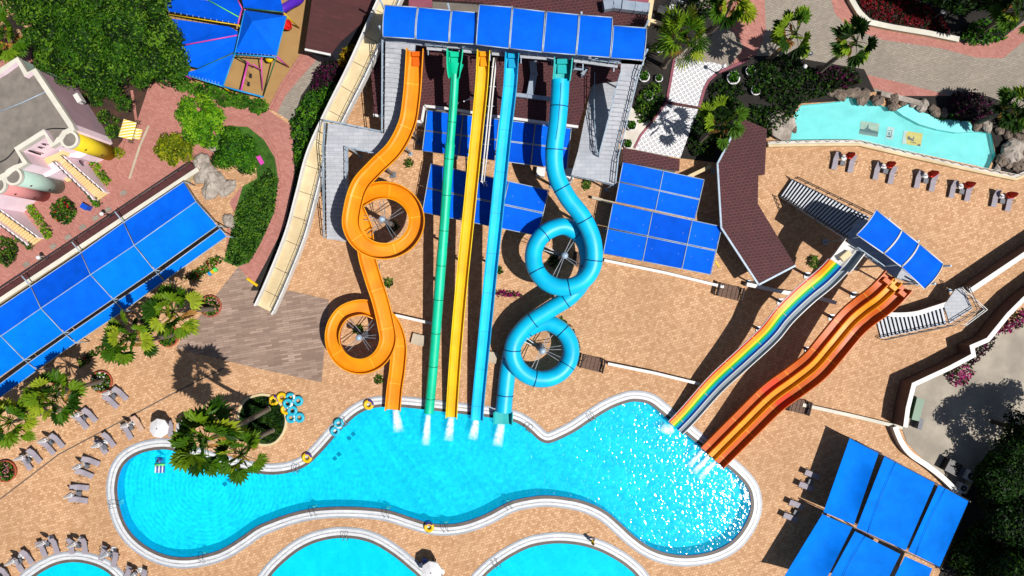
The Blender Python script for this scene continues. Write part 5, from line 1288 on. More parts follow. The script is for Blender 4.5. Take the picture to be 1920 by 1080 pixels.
# --- hedges and shrubs
shrub('long dark green hedge beside the cream slide', [(612,215),(640,175),(625,145),(598,158),(575,175),(560,200),(545,225),(548,262),(552,300),(556,345),(548,400),(538,440),(552,428),(565,385),(578,320),(592,268)], 2.6, m['hedge'], 60, .16, 'hedge', 'hedge')
shrub('plum and pink flowering shrub above the long hedge', [(582,170),(590,130),(615,108),(640,110),(645,140),(622,165),(600,185)], 2.4, m['plum'], 70, .16, group='flowering shrubs')
shrub('golden yellow shrub beside the cream slide', [(630,112),(640,85),(660,78),(668,92),(652,115),(640,128)], 3.6, m['yellowfl'], 90, .15)
shrub('lawn hedge with a thick dark edge along the inner path', [(440,395),(470,350),(505,315),(522,335),(517,390),(495,440),(470,490),(440,498),(422,480),(432,440)], 1.0, m['tree'], 55, .13, 'hedge', 'hedge', flat=True)
for i, (lb, x, y, r, h) in enumerate([('first clipped bush of the playground hedge row, by the big tree', 340,157,15,1.1), ('second clipped bush of the playground hedge row', 366,167,13,1.1), ('bright leafed bush in the playground hedge row', 377,174,9,.9), ('large round bush in the middle of the playground hedge row', 392,172,17,1.3), ('bush right of the large round one in the playground hedge row', 425,184,18,1.1), ('bush before the last in the playground hedge row', 452,190,15,1.1), ('last round bush of the playground hedge row, by the path', 484,199,15,1.2)]):
    shrub(lb, [(x + r * 1.3 * math.cos(k * .785), y + r * 1.0 * math.sin(k * .785)) for k in range(8)], h, m['limehedge'] if i == 2 else m['hedge'], 170, .13, 'bush', 'bush', 'bushes along the playground')
for lb, poly in (('clipped bright hedge right of the upper pink stairs', [(165,305),(179,299),(207,339),(197,349)]), ('clipped bright hedge left of the upper pink stairs', [(135,337),(146,340),(180,372),(191,384),(179,390),(150,350)]), ('clipped bright hedge right of the lower pink stairs', [(47,386),(61,382),(100,441),(87,450)]), ('clipped bright hedge left of the lower pink stairs', [(8,420),(18,417),(64,462),(55,470),(22,442)])):
    shrub(lb, poly, 1.3, m['limehedge'] if 'bright hedge right' in lb else m['hedge'], 110, .12, 'hedge', 'hedge', 'clipped hedges by the pink stairs', flat=True)
m['redpetal'] = G(200, 24, 24); m['pinkpetal'] = G(236, 150, 160); m['whitepetal'] = G(236, 226, 226)
def rnd(x, y, r, k=9, sq=1.0): return [(x + r * math.cos(a * 6.283 / k) * random.uniform(.85, 1.12), y + r * sq * math.sin(a * 6.283 / k) * random.uniform(.85, 1.12)) for a in range(k)]
shrub('dark bush with red flowers between the pink stairs', rnd(119,396,25), 2.2, m['tree'], 80, .16, 'bush', 'bush', flowers=m['redpetal'])
shrub('dark green bush at the left edge below the pink stairs', rnd(10,470,27), 1.8, m['tree'], 80, .15, 'bush', 'bush')
for lb, x, y, r in (('dark bush by the building, nearest the big tree', 178,186,15), ('round dark bush by the building, between two others', 195,219,14), ('dark bush by the building, touching the striped swing', 210,247,16), ('small pale bush by the striped garden swing', 218,226,7), ('small yellowish bush at the foot of the yellow turret', 222,287,11)):
    shrub(lb, rnd(x, y, r), 1.5, m['olive'] if 'yellowish' in lb else m['tree'], 90, .14, 'bush', 'bush', 'bushes by the pastel building')
for lb, x, y in (('round pot of pink and white flowers at the plank paving corner', 397,574), ('round pot with low greenery at the plank paving edge', 318,630), ('round pot of white flowers above the topmost left loungers', 193,715), ('round pot of pink flowers at the left edge by the loungers', 14,882)):
    q = P(x, y); th = thing('flower_pot', q, lb, 'flower pot', 'round terracotta flower beds')
    b = MB(); b.lathe((q.x, q.y, 0), [(1.2, 0), (1.3, .4), (1.18, .42), (1.1, .3), (.01, .3)], 20); b.build('pot', m['terracotta'], th)
    n = 420; a = rng.uniform(0, 6.283, n); rr = 1.15 * np.sqrt(rng.random(n)); C = np.stack([q.x + rr * np.cos(a), q.y + rr * np.sin(a), .35 + rng.random(n) * .5 * (1.2 - rr * .5)], 1); N = rng.normal(size=(n, 3)) * .6; N[:, 2] += .9
    fl = [m['pinkpetal']] if 'pink' in lb else [m['whitepetal']]
    b = MB(); b.leaves(C, N, .14, np.where(rng.random(n) < (.16 if 'flowers' in lb else 0), 4, rng.integers(0, 4, n)), .7); b.build('foliage', m['tree'] + fl, th)
for lb, poly in (('low planted strip along the awning by the plank paving', [(345,520),(405,478),(420,486),(362,530)]), ('low planted strip between the upper two left palms', [(262,598),(300,575),(310,583),(268,612)]), ('low planted strip between the middle left palms', [(145,675),(200,640),(208,650),(150,690)]), ('low planted strip with white flowers by the left loungers', [(60,742),(110,715),(118,722),(66,756)])):
    shrub(lb, poly, .9, m['tree'], 60, .15, 'planting', 'low_planting', 'planted strips along the awning', flowers=m['redpetal'])
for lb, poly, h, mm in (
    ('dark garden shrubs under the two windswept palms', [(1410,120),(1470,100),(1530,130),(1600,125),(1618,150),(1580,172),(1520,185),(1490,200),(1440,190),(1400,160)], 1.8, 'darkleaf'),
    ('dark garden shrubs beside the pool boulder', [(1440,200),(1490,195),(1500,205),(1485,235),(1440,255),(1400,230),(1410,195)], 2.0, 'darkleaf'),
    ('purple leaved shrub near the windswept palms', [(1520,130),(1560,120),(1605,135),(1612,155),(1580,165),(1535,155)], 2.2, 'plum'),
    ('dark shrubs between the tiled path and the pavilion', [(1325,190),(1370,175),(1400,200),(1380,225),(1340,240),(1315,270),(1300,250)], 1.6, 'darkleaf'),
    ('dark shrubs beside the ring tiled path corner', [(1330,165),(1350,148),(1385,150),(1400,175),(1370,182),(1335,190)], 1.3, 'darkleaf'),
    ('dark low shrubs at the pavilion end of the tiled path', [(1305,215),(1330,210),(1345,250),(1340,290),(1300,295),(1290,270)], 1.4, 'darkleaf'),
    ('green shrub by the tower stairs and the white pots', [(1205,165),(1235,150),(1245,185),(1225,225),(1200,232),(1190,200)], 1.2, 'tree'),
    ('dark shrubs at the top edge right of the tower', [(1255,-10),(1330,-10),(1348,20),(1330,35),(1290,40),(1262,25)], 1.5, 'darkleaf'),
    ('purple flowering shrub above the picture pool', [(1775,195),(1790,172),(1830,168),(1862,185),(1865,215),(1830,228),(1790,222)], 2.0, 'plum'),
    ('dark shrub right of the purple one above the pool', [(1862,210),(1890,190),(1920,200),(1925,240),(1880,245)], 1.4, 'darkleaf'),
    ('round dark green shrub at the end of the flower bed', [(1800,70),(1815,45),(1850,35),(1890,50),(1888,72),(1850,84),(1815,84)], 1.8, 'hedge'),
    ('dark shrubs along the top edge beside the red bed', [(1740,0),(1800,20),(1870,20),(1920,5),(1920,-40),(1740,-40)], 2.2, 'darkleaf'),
    ('green ground shrubs behind the picture pool ledge', [(1745,215),(1800,215),(1820,228),(1765,224)], .7, 'hedge'),
    ('vivid magenta bush outside the zigzag wall', [(1772,700),(1790,685),(1815,682),(1828,700),(1815,718),(1788,724)], 1.6, 'pinkfl'),
    ('red leaved shrubs along the outside of the zigzag wall', [(1815,672),(1850,640),(1870,632),(1860,655),(1835,675),(1820,690)], 1.3, 'plum'),
    ('magenta shrubs at the right edge outside the wall', [(1868,628),(1895,595),(1930,575),(1935,600),(1900,622)], 1.3, 'pinkfl'),
    ('green shrub by the air conditioning units', [(1822,895),(1850,850),(1880,855),(1870,900),(1840,935)], 1.8, 'hedge')):
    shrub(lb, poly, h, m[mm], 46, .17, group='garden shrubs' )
shrub('bed of dark red flowers behind the curved cream kerb', [(1606,-20),(1612,10),(1635,32),(1680,44),(1740,54),(1785,62),(1770,35),(1730,5),(1690,-20)], .6, m['redbed'], 60, .15, 'flower bed', 'flower_bed', flat=True)
for lb, x, y, r, h in (('small green tuft beside the upper straight part of the orange slide', 767,306,9,.7), ('small green tuft on the paving below the upper orange loop', 728,530,9,.7), ('small tuft inside the lower orange loop', 672,618,10,.7), ('small tuft inside the upper orange loop', 735,425,11,.7), ('small tuft inside the upper blue loop', 1040,490,12,.7), ('small dark tuft beside the light blue slide', 935,507,8,.6), ('small tuft by the foot of the grey ramp', 1100,345,10,.7), ('small tuft under the rainbow slide', 1525,490,12,.8), ('small planted strip below the lower orange loop', 710,712,9,.5)):
    shrub(lb, rnd(x, y, r, 8), h, m['tree'], 120, .12, 'plant', 'small_plant', 'small plants on the paving')
for lb, poly in (('strip of pink flowers between the straight slides and the blue loop', [(930,543),(950,545),(978,549),(980,558),(955,556),(930,552)]), ('curved dark hedge strip along the lower blue loop', [(1050,592),(1070,610),(1085,640),(1090,668),(1082,668),(1070,640),(1052,612)])):
    shrub(lb, poly, .7, m['pinkfl'] if 'pink' in lb else m['tree'], 110, .13, 'plant', 'low_planting')
# short grass on the two lawns
def lawn(poly, n, z):
    pts = []; xs = [p[0] for p in poly]; ys = [p[1] for p in poly]
    while len(pts) < n:
        p = (random.uniform(min(xs), max(xs)), random.uniform(min(ys), max(ys)))
        if inside(p, poly): q = P(*p); pts.append((q.x, q.y, z + .05))
    C = np.array(pts); N = rng.normal(size=C.shape); N[:, 2] *= .5; b = MB(); b.leaves(C, N, .1, rng.integers(0, 4, n), .3); o = b.build('grass', m['tree']); o['kind'] = 'stuff'
lawn([(410,255),(440,240),(488,260),(512,295),(520,340),(513,398),(490,450),(470,488),(445,496),(425,488),(432,440),(455,360),(485,320),(470,306),(412,300)], 3200, .03)
lawn(bed, 1400, .09)

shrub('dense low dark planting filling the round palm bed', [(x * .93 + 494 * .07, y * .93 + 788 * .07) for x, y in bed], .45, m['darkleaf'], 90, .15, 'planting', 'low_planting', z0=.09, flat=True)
# --- boulders
RK = [(1462,235,3.4,3.6,1.3,1,'large pale boulder at the left end of the picture pool'), (1481,236,.9,2.2,.7,0,'narrow brown stone leaning on the large pale boulder'), (1473,252,.9,.8,.5,0,'small brown stone at the foot of the pale boulder'),
 (1558,172,1.3,1.2,.9,0,'squarish brown boulder by the dark shrubs'), (1574,176,1.9,1.5,1.0,0,'wide brown boulder by the dark shrubs'), (1598,174,2.0,1.3,.9,0,'brown boulder at the pool corner step'), (1618,182,2.4,1.4,.8,0,'flat wide boulder on the top pool edge'),
 (1645,189,1.4,1.4,1.1,0,'brown boulder standing in the pool edge'), (1675,186,1.5,1.2,1.0,0,'mossy boulder on the pool edge'), (1674,199,1.3,1.2,.9,0,'rounded boulder below the mossy one'), (1694,192,.9,.8,.6,0,'small stone at the start of the ledge'),
 (1729,198,1.5,1.5,.9,1,'grey white boulder behind the ledge'), (1752,208,1.6,1.2,.9,0,'tan boulder behind the ledge'), (1770,212,1.0,1.1,.7,0,'round tan stone behind the ledge'), (1712,195,1.0,.8,.6,1,'flat pale stone behind the ledge'),
 (1832,238,1.2,.9,.6,0,'low stone at the right end of the ledge'), (1850,237,1.8,1.0,.8,1,'pale stone at the right end of the ledge'), (1874,246,1.0,1.0,.8,0,'stone above the dark pool corner'), (1889,254,.9,1.2,.9,0,'upright stone right of the dark pool corner'),
 (1898,284,2.6,3.0,1.6,1,'large cream boulder at the right end of the picture pool'), (1905,260,1.4,1.2,1.0,0,'brown stone above the large cream boulder'), (1916,262,1.3,1.6,1.0,0,'brown stone at the right edge of the photo'), (1877,300,1.4,1.5,1.0,0,'brown stone below the large cream boulder'), (1890,306,1.3,1.3,.9,0,'triangular brown stone near the pool wall'), (1908,310,1.5,1.5,1.0,0,'rounded brown stone near the pool wall end'), (1870,316,.9,.8,.5,1,'small grey stone against the pool wall'), (1918,240,1.4,1.2,1.1,0,'brown boulder under the right edge palm'), (1893,236,1.4,1.0,.8,0,'tan boulder under the right edge palm'), (1917,292,1.2,1.4,.9,0,'dark stone right of the cream boulder'),
 (378,308,2.4,2.0,1.6,1,'pale boulder at the top of the rock garden'), (385,327,2.5,2.6,1.8,1,'pale boulder below the top one in the rock garden'), (402,341,2.8,2.4,1.7,1,'middle pale boulder of the rock garden'), (424,352,2.8,1.7,1.1,1,'wide pale boulder of the rock garden'), (396,358,2.4,1.8,1.2,1,'low pale boulder next to the awning corner'), (430,414,1.9,1.4,.8,1,'pale stone beside the lawn edge'), (455,318,1.0,.7,.5,1,'small pale stone on the tan soil'), (398,278,.9,.8,.5,1,'small pale stone under the olive tree')]
for i, (x, y, dx, dy, dz, pale, lb) in enumerate(RK):
    q = P(x, y, dz * .3); b = MB(); b.blob((q.x, q.y, dz * .32), (dx, dy, dz), i + 3, 14, .24, 0, False, i * .7)
    b.solo('boulder', m['palestone'] if pale else m['stone'], lb, 'boulder', 'boulders')
# ================================================================== loungers, parasols, rings, people
def lounger_proto(cloth, label, group):
    r = thing('sun_lounger', (0, 0, 0), label, 'sun lounger', group)
    b = MB(); b.sweep([(-.35, 0, .36), (-.1, 0, .33), (.3, 0, .35), (.7, 0, .34), (.98, 0, .28)], lambda i, u: [(-.33, 0), (-.3, .05), (.3, .05), (.33, 0), (.3, -.05), (-.3, -.05)]); b.build('seat', cloth, r)
    b = MB(); b.sweep([(-.33, 0, .37), (-.6, 0, .52), (-.85, 0, .7), (-1.0, 0, .76)], lambda i, u: [(-.33, 0), (-.3, .05), (.3, .05), (.33, 0), (.3, -.05), (-.3, -.05)]); b.build('backrest', cloth, r)
    for x in (-.45, .75):
        for y in (-.27, .27): b = MB(); b.beam((x, y, 0), (x, y, .33), .07); b.build('leg', m['slategrey'], r)
    for s in (-1, 1):
        b = MB(); b.tube(spline([(-.3, s * .34, .36), (-.42, s * .44, .55), (-.15, s * .46, .6), (.1, s * .36, .36)], 5), .03, 6); b.build('armrest', m['dark'], r)
    return r
def table_proto():
    r = thing('side_table', (0, 0, 0), '', 'side table', 'side tables between loungers')
    b = MB(); b.box((0, 0, .43), (.55, .55, .05)); b.box((0, 0, .38), (.48, .48, .05)); b.build('table_top', m['slategrey'], r)
    for x in (-.2, .2):
        for y in (-.2, .2): b = MB(); b.beam((x, y, 0), (x, y, .36), .06); b.build('leg', m['slategrey'], r)
    return r
def closed_parasol(cloth, group, fat=1.0):
    r = thing('closed_parasol', (0, 0, 0), '', 'parasol', group)
    b = MB(); b.lathe((0, 0, 0), [(.36, 0), (.38, .06), (.3, .12), (.06, .14), (.05, .3)], 20); b.build('base', m['umb'], r)
    b = MB(); b.tube([(0, 0, .1), (0, 0, 2.72)], .028, 8); b.build('pole', m['pole'], r)
    b = MB(); b.lathe((0, 0, 0), [(.06, 1.0), (.26 * fat, 1.05), (.3 * fat, 1.35), (.24 * fat, 1.8), (.16 * fat, 2.3), (.06, 2.68), (.001, 2.74)], 16, 0, False, sq=lambda k: 1.0 if k % 2 else .62); b.build('canopy', cloth, r)
    b = MB(); b.lathe((0, 0, 0), [(.27 * fat, 1.5), (.28 * fat, 1.54), (.27 * fat, 1.58)], 12); b.build('strap', cloth, r)
    return r
PL1 = lounger_proto(m['lounge'], '', 'grey sun loungers'); TB = table_proto(); WP = closed_parasol(m['umb'], 'closed white parasols'); RP = closed_parasol(m['redfab'], 'closed red parasols', 1.5)
first = {}
def put(proto, x, y, rz, label, group=None, sc=1):
    o = proto if proto not in first else copy_tree(proto); first[proto] = 1
    o.location = P(x, y); o.rotation_euler = (0, 0, rz); o['label'] = label; o.scale = (sc, sc, sc)
    if group: o['group'] = group
    return o
def ang(dx, dy): return math.atan2(-dy, dx)
LS = [ # name of the set, lounger a, lounger b, direction from head to foot, table, parasol
 ('topmost left set, under the white flower pot', (230,737), (212,752), (60,62), (217,742), (216,733)),
 ('left set below the topmost one', (173,777), (157,790), (55,66), (162,782), (160,773)),
 ('left set with a beige towel beside the open white parasol', (262,793), (242,808), (42,80), (249,801), (250,792)),
 ('left set just below the beige towel set', (208,823), (194,836), (48,72), (200,837), (197,829)),
 ('left set third up along the outer row', (112,825), (95,838), (55,70), (100,828), (99,820)),
 ('left set beside the round pot of pink flowers', (70,853), (53,866), (50,72), (58,862), (57,852)),
 ('left set facing the pool, upper of two', (175,863), (163,886), (88,34), (167,872), (162,868)),
 ('left set facing the pool, lower of two', (154,912), (152,935), (92,12), (152,924), (147,921)),
 ('set above the small corner pool, left of the middle', (107,1021), (83,1027), (26,82), (94,1018), (96,1009)),
 ('set above the small corner pool, in the middle', (162,1021), (137,1021), (3,88), (151,1021), (153,1011)),
 ('set right of the middle above the small corner pool', (219,1046), (197,1034), (-30,84), (212,1038), (213,1030)),
 ('set at the far left above the small corner pool', (56,1042), (38,1056), (46,80), (42,1050), (40,1043)),
 ('set at the bottom edge right of the small corner pool', (272,1078), (243,1072), (-34,80), (256,1075), (263,1069)),
 ('set cut by the bottom left corner', (14,1074), (-4,1086), (48,78), (4,1080), (0,1073))]
beige = None
for k, (nm, a, b_, d, t_, u_) in enumerate(LS):
    rz = ang(*d)
    if k == 2:
        bt = lounger_proto(m['beige'], 'sun lounger covered with a beige towel, left of the open white parasol', 'grey sun loungers'); bt.location = P(*a); bt.rotation_euler = (0, 0, rz)
    else: put(PL1, *a, rz + random.uniform(-.06, .06), 'right lounger of the ' + nm)
    put(PL1, *b_, rz + random.uniform(-.06, .06), 'left lounger of the ' + nm if k != 7 and k != 6 else 'lower lounger of the ' + nm)
    put(TB, *t_, rz + random.uniform(-.1, .1), 'grey side table in the ' + nm); put(WP, *u_, random.uniform(0, 3), 'closed white parasol of the ' + nm)
RS = [('first red parasol set from the left', (1564,303), (1594,309), (1577,307), (1582,296)), ('second red parasol set from the left', (1641,322), (1669,330), (1657,322), (1656,313)), ('third red parasol set from the left', (1718,338), (1746,344), (1732,340), (1734,330)), ('fourth red parasol set from the left', (1783,356), (1812,362), (1799,360), (1801,350)), ('fifth red parasol set, at the right edge', (1862,373), (1888,381), (1875,378), (1878,369))]
for nm, a, b_, t_, u_ in RS:
    rz = ang(-16, 80)
    put(PL1, *a, rz, 'left lounger of the ' + nm); put(PL1, *b_, rz, 'right lounger of the ' + nm); put(TB, *t_, rz, 'grey side table of the ' + nm); put(RP, *u_, random.uniform(0, 3), 'closed red parasol of the ' + nm)
for lb, x, y in (('topmost of four loungers beside the sail shadow', 1519,888), ('second lounger down beside the sail shadow', 1508,910), ('third lounger down beside the sail shadow', 1490,944), ('lowest of four loungers beside the sail shadow', 1479,968)): put(PL1, x, y, ang(80, 34), lb)
put(TB, 1517, 902, ang(80, 34), 'side table between the upper two loungers by the sails'); put(TB, 1490, 959, ang(80, 34), 'side table between the lower two loungers by the sails')
put(PL1, 322, 802, ang(0, 80), 'lone lounger right of the open white parasol')

def open_parasol(px, z, r, label, tone):
    base = P(*px, 0); k = P(*px, z); th = thing('open_parasol', (k.x, k.y, 0), label, 'parasol', 'open white parasols')
    b = MB(); vs = [Vector((k.x, k.y, z + .45))]; n = 8
    for ring, (rr, dz) in enumerate(((.5, .26), (1.0, 0.0))):
        for i in range(n): a = 6.2832 * i / n + .2; vs.append(Vector((k.x + r * rr * math.cos(a), k.y + r * rr * math.sin(a), z + dz)))
    fs = [(0, 1 + i, 1 + (i + 1) % n) for i in range(n)] + [(1 + i, 9 + i, 9 + (i + 1) % n, 1 + (i + 1) % n) for i in range(n)]
    b.add(vs, fs); b.add([v - Vector((0, 0, .02)) for v in vs], [f[::-1] for f in fs])
    for i in range(n):
        p, q = vs[9 + i], vs[9 + (i + 1) % n]; b.add([p, q, q - Vector((0, 0, .16)), p - Vector((0, 0, .16))], [(0, 3, 2, 1)])
    b.build('canopy', tone, th)
    b = MB(); b.tube([(k.x, k.y, 0), (k.x, k.y, z + .45)], .035, 8); b.build('pole', m['pole'], th)
    b = MB(); b.lathe((k.x, k.y, 0), [(.4, 0), (.42, .07), (.1, .12)], 20); b.build('base', m['umb'], th)
    b = MB()
    for i in range(n): b.beam(Vector((k.x, k.y, z + .4)), vs[9 + i] - Vector((0, 0, .05)), .025)
    b.build('rib', m['pole'], th); b = MB(); b.lathe((k.x, k.y, z + .42), [(.08, 0), (.09, .06), (.001, .12)], 10); b.build('finial', m['pole'], th)
open_parasol((298,803), 2.3, 1.12, 'open white parasol among the left loungers', m['umb']); open_parasol((346,804), 2.2, 1.05, 'open white parasol half under the tallest palm', m['umb']); open_parasol((809,1072), 2.3, 1.2, 'open white parasol between the two lower pools', m['umb'])
pt = closed_parasol(m['umb'], 'closed white parasols'); 
pt.location = P(828, 1072); pt['label'] = 'small white parasol base beside the open one at the bottom edge'
# lifeguard chair and blue board in the parasol's shade
lg = thing('lifeguard_chair', P(798, 1048), 'blue plastic chair in the shadow of the bottom parasol', 'chair'); q = P(798, 1048)
b = MB(); b.box((q.x, q.y, .45), (.5, .5, .05)); b.build('seat', m['bluecloth'], lg); b = MB(); b.box((q.x - .05, q.y + .24, .75), (.5, .05, .55)); b.build('backrest', m['bluecloth'], lg)
for dx in (-.2, .2):
    for dy in (-.2, .2): b = MB(); b.beam((q.x + dx, q.y + dy, 0), (q.x + dx, q.y + dy, .44), .05); b.build('leg', m['slategrey'], lg)
bx = thing('cool_box', P(790, 1057), 'small blue and white box in the shadow of the bottom parasol', 'cool box'); q = P(790, 1057)
b = MB(); b.box((q.x, q.y, .17), (.5, .35, .34), .6); b.build('body', m['bluecloth'], bx); b = MB(); b.box((q.x, q.y, .37), (.54, .39, .05), .6); b.build('lid', m['umb'], bx)

# --- swim rings
def ring_proto(kind):
    mm, dk = (m['yellowring'], m['purple2']) if kind == 'y' else (m['cyanring'], m['white'])
    r = thing('swim_ring', (0, 0, 0), '', 'swim ring', 'swim rings')
    b = MB(); b.torus((0, 0, .22), .42, .2, 24, 10); b.build('tube', mm, r)
    b = MB()
    for s in (-1, 1):
        b.torus((s * .5, 0, .42), .09, .02, 10, 6, tilt=Matrix.Rotation(1.2, 3, 'Y'))
    b.build('handle', m['dark'], r)
    p = MB(); vs = []
    for i in range(9):
        a = -.5 + i * .22
        for t_ in (.25, .7, 1.15, 1.6): vs.append(Vector(((.42 + .206 * math.cos(t_)) * math.cos(a), (.42 + .206 * math.cos(t_)) * math.sin(a), .22 + .206 * math.sin(t_))))
    p.add(vs, [(i * 4 + k, (i + 1) * 4 + k, (i + 1) * 4 + k + 1, i * 4 + k + 1) for i in range(8) for k in range(3)], 0, True); p.build('patch', dk, r)
    return r
m['yellowring'] = plastic('yellow vinyl', lin(255, 206, 20, .64)); m['cyanring'] = plastic('turquoise vinyl', lin(50, 196, 226, .6)); m['purple2'] = plastic('violet print', lin(84, 66, 150, .6))
def ring_double(kind):
    r = ring_proto(kind); mm = m['yellowring'] if kind == 'y' else m['cyanring']
    b = MB(); b.torus((.98, .1, .22), .42, .2, 24, 10); b.build('tube', mm, r); r['category'] = 'double ring'; r['name_'] = ''; del r['name_']; r.name = 'double_swim_ring'; return r
RY = ring_proto('y'); DY = ring_double('y'); DC = ring_double('c')
def putz(proto, x, y, rz, z, lb, tilt=0): o = put(proto, x, y, rz, lb); o.location.z = z; o.rotation_euler = (tilt, 0, rz); return o
putz(RY, 692, 758, .4, .06, 'yellow swim ring on the pool edge nearest the orange slide'); putz(RY, 577, 857, .6, .06, 'yellow swim ring on the pool edge near the round lawn'); putz(RY, 805, 987, 1.2, .06, 'yellow swim ring on the lower pool edge')
putz(DC, 636, 793, -2.1, .06, 'turquoise double ring on the pool edge left of the slides'); putz(DY, 515, 750, .25, .05, 'yellow double ring at the top of the ring pile'); putz(RY, 537, 767, .3, .02, 'yellow ring half hidden in the middle of the ring pile')
putz(DC, 546, 745, -.5, .05, 'turquoise double ring at the back of the ring pile'); putz(DC, 543, 755, -1.1, .42, 'turquoise double ring lying on top of the ring pile'); putz(DC, 547, 783, -.05, .02, 'turquoise double ring at the bottom of the ring pile')
# --- ladders in the pools
ld = thing('pool_ladder', (0, 0, 0), '', 'pool ladder', 'pool ladders')
for s in (-1, 1):
    b = MB(); b.tube(spline([(s * .25, .75, 0), (s * .25, .7, .7), (s * .25, .3, .85), (s * .25, -.12, .55), (s * .25, -.15, -.9)], 5), .028, 7); b.build('rail', m['steel'], ld)
for z in (-.15, -.45, -.75): b = MB(); b.box((0, -.15, z), (.5, .12, .04)); b.build('tread', m['white'], ld)
for lb, x, y, nx, ny in (('ladder on the left end of the main pool', 221,944,-1,.1), ('ladder on the lower left bend of the main pool', 383,1040,-.1,1), ('ladder on the lower pool edge left of the middle', 589,953,.1,1), ('ladder on the lower pool edge in the middle', 727,956,-.1,1), ('ladder right of the yellow ring on the lower edge', 836,983,.1,1), ('ladder on the lower edge below the light blue slide', 953,942,.3,1), ('ladder on the upper edge right of the round lawn', 556,883,.2,-1), ('ladder on the upper edge left of the orange slide', 650,795,-.6,-1), ('ladder on the upper edge right of the blue tube', 990,806,.5,-1), ('ladder on the upper edge before the rainbow slide', 1112,786,-.5,-1), ('ladder of the lower middle pool', 649,1009,0,-1), ('ladder of the lower right pool', 934,1060,-.6,-1)):
    put(ld, x, y, ang(nx, ny) - math.pi / 2, lb)

# --- street lamps, pots, chairs, cooling units
def lamp(px, top, label, globes=3, h=3.6):
    base = P(*px); th = thing('globe_lamp', base, label, 'street lamp', 'white globe lamps'); b = MB(); b.tube([base, base + Vector((0, 0, h))], .06, 8); b.lathe(base, [(.2, 0), (.18, .3), (.07, .4)], 12); b.build('pole', m['dkgreenp'] if globes > 1 else m['dkmetal'], th)
    for i in range(globes):
        a = i * 2.1 + .4; o = Vector((.55 * math.cos(a), .55 * math.sin(a), 0)) if globes > 1 else Vector((0, 0, 0)); c = base + Vector((0, 0, h)) + o
        if globes > 1: b = MB(); b.tube([base + Vector((0, 0, h - .1)), c], .03, 6); b.build('arm', m['dkgreenp'], th)
        b = MB(); b.lathe(c, [(.001, -.05), (.16, .02), (.24, .18), (.24, .3), (.15, .44), (.001, .5)], 14); b.build('globe', m['umb'], th)
lamp((84,108), None, 'globe lamp with three white balls beside the big dark tree')
for lb, x, y in (('single globe lamp on the fence, below the red flowered bush', 92,484), ('single globe lamp on the fence, further up', 208,404), ('single globe lamp at the corner of the ring tiled path', 1344,138), ('single globe lamp among the dark shrubs, upper', 1500,116), ('single globe lamp among the dark shrubs, lower', 1490,139), ('single globe lamp in the red flower bed', 1740,40)): lamp((x, y), None, lb, 1, 2.6 if 'fence' not in lb else 1.6)
pp_ = thing('plant_pot', (0, 0, 0), '', 'plant pot', 'white garden pots'); b = MB(); b.lathe((0, 0, 0), [(.25, 0), (.42, .35), (.46, .5), (.38, .5), (.34, .42), (.001, .42)], 18); b.build('pot', m['umb'], pp_)
n = 110; a = rng.uniform(0, 6.283, n); rr = .36 * np.sqrt(rng.random(n)); C = np.stack([rr * np.cos(a), rr * np.sin(a), .45 + rng.random(n) * .35], 1); N = rng.normal(size=(n, 3)); N[:, 2] += .9
b = MB(); b.leaves(C, N, .12, rng.integers(0, 4, n), .6); b.build('foliage', m['hedge'], pp_)
for lb, x, y, s in (('white pot right of the tower roof corner, under the big palm', 1235,94,1.1), ('white pot close to the top of the right stairs', 1206,147,1.4), ('white pot with green leaves in the dark bed', 1234,149,1.0), ('low white pot halfway down the right stairs', 1215,182,1.2), ('grey white pot beside the white path', 1183,238,1.3), ('white pot at the foot of the white path', 1176,272,1.2), ('white pot between the dark shrubs and the road', 1404,136,1.3), ('white pot in the dark shrubs further right', 1435,147,1.2), ('large pale pot in the shade by the tiled path', 1371,150,1.7), ('pale pot in the deep shade of the shrubs', 1414,172,1.3), ('white pot at the top edge right of the tower', 1303,2,1.2)): put(pp_, x, y, 0, lb, sc=s)
ch = thing('garden_chair', (0, 0, 0), '', 'chair', 'white garden chairs')
b = MB(); b.box((0, 0, .45), (1.0, .6, .06)); b.build('seat', m['white'], ch); b = MB(); b.box((0, .32, .75), (1.0, .06, .6)); b.build('backrest', m['white'], ch)
for x in (-.45, .45):
    for y in (-.25, .25): b = MB(); b.beam((x, y, 0), (x, y, .44), .06); b.build('leg', m['white'], ch)
    b = MB(); b.box((x, 0, .66), (.07, .6, .05)); b.build('armrest', m['white'], ch)
put(ch, 1239, 23, -.3, 'smaller white garden chair above the big palm', sc=.9); put(ch, 1264, 17, -.25, 'larger white garden bench beside the white chair', sc=1.35)
cu = thing('condenser_unit', (0, 0, 0), '', 'cooling unit', 'cooling units by the sails')
b = MB(); b.box((0, 0, .5), (1.0, .8, 1.0)); b.build('casing', m['white'], cu); b = MB(); b.lathe((0, 0, 1.0), [(.36, 0), (.36, .05), (.3, .05), (.3, .02), (.001, .02)], 20); b.build('fan_grille', m['dkmetal'], cu); b = MB(); b.lathe((0, 0, 1.02), [(.1, 0), (.1, .06), (.001, .07)], 10); b.build('fan_hub', m['steel'], cu)
put(cu, 1809, 888, R(62), 'upper white cooling unit at the corner of the sails', sc=1.15); put(cu, 1796, 911, R(62), 'lower white cooling unit at the corner of the sails', sc=1.0)
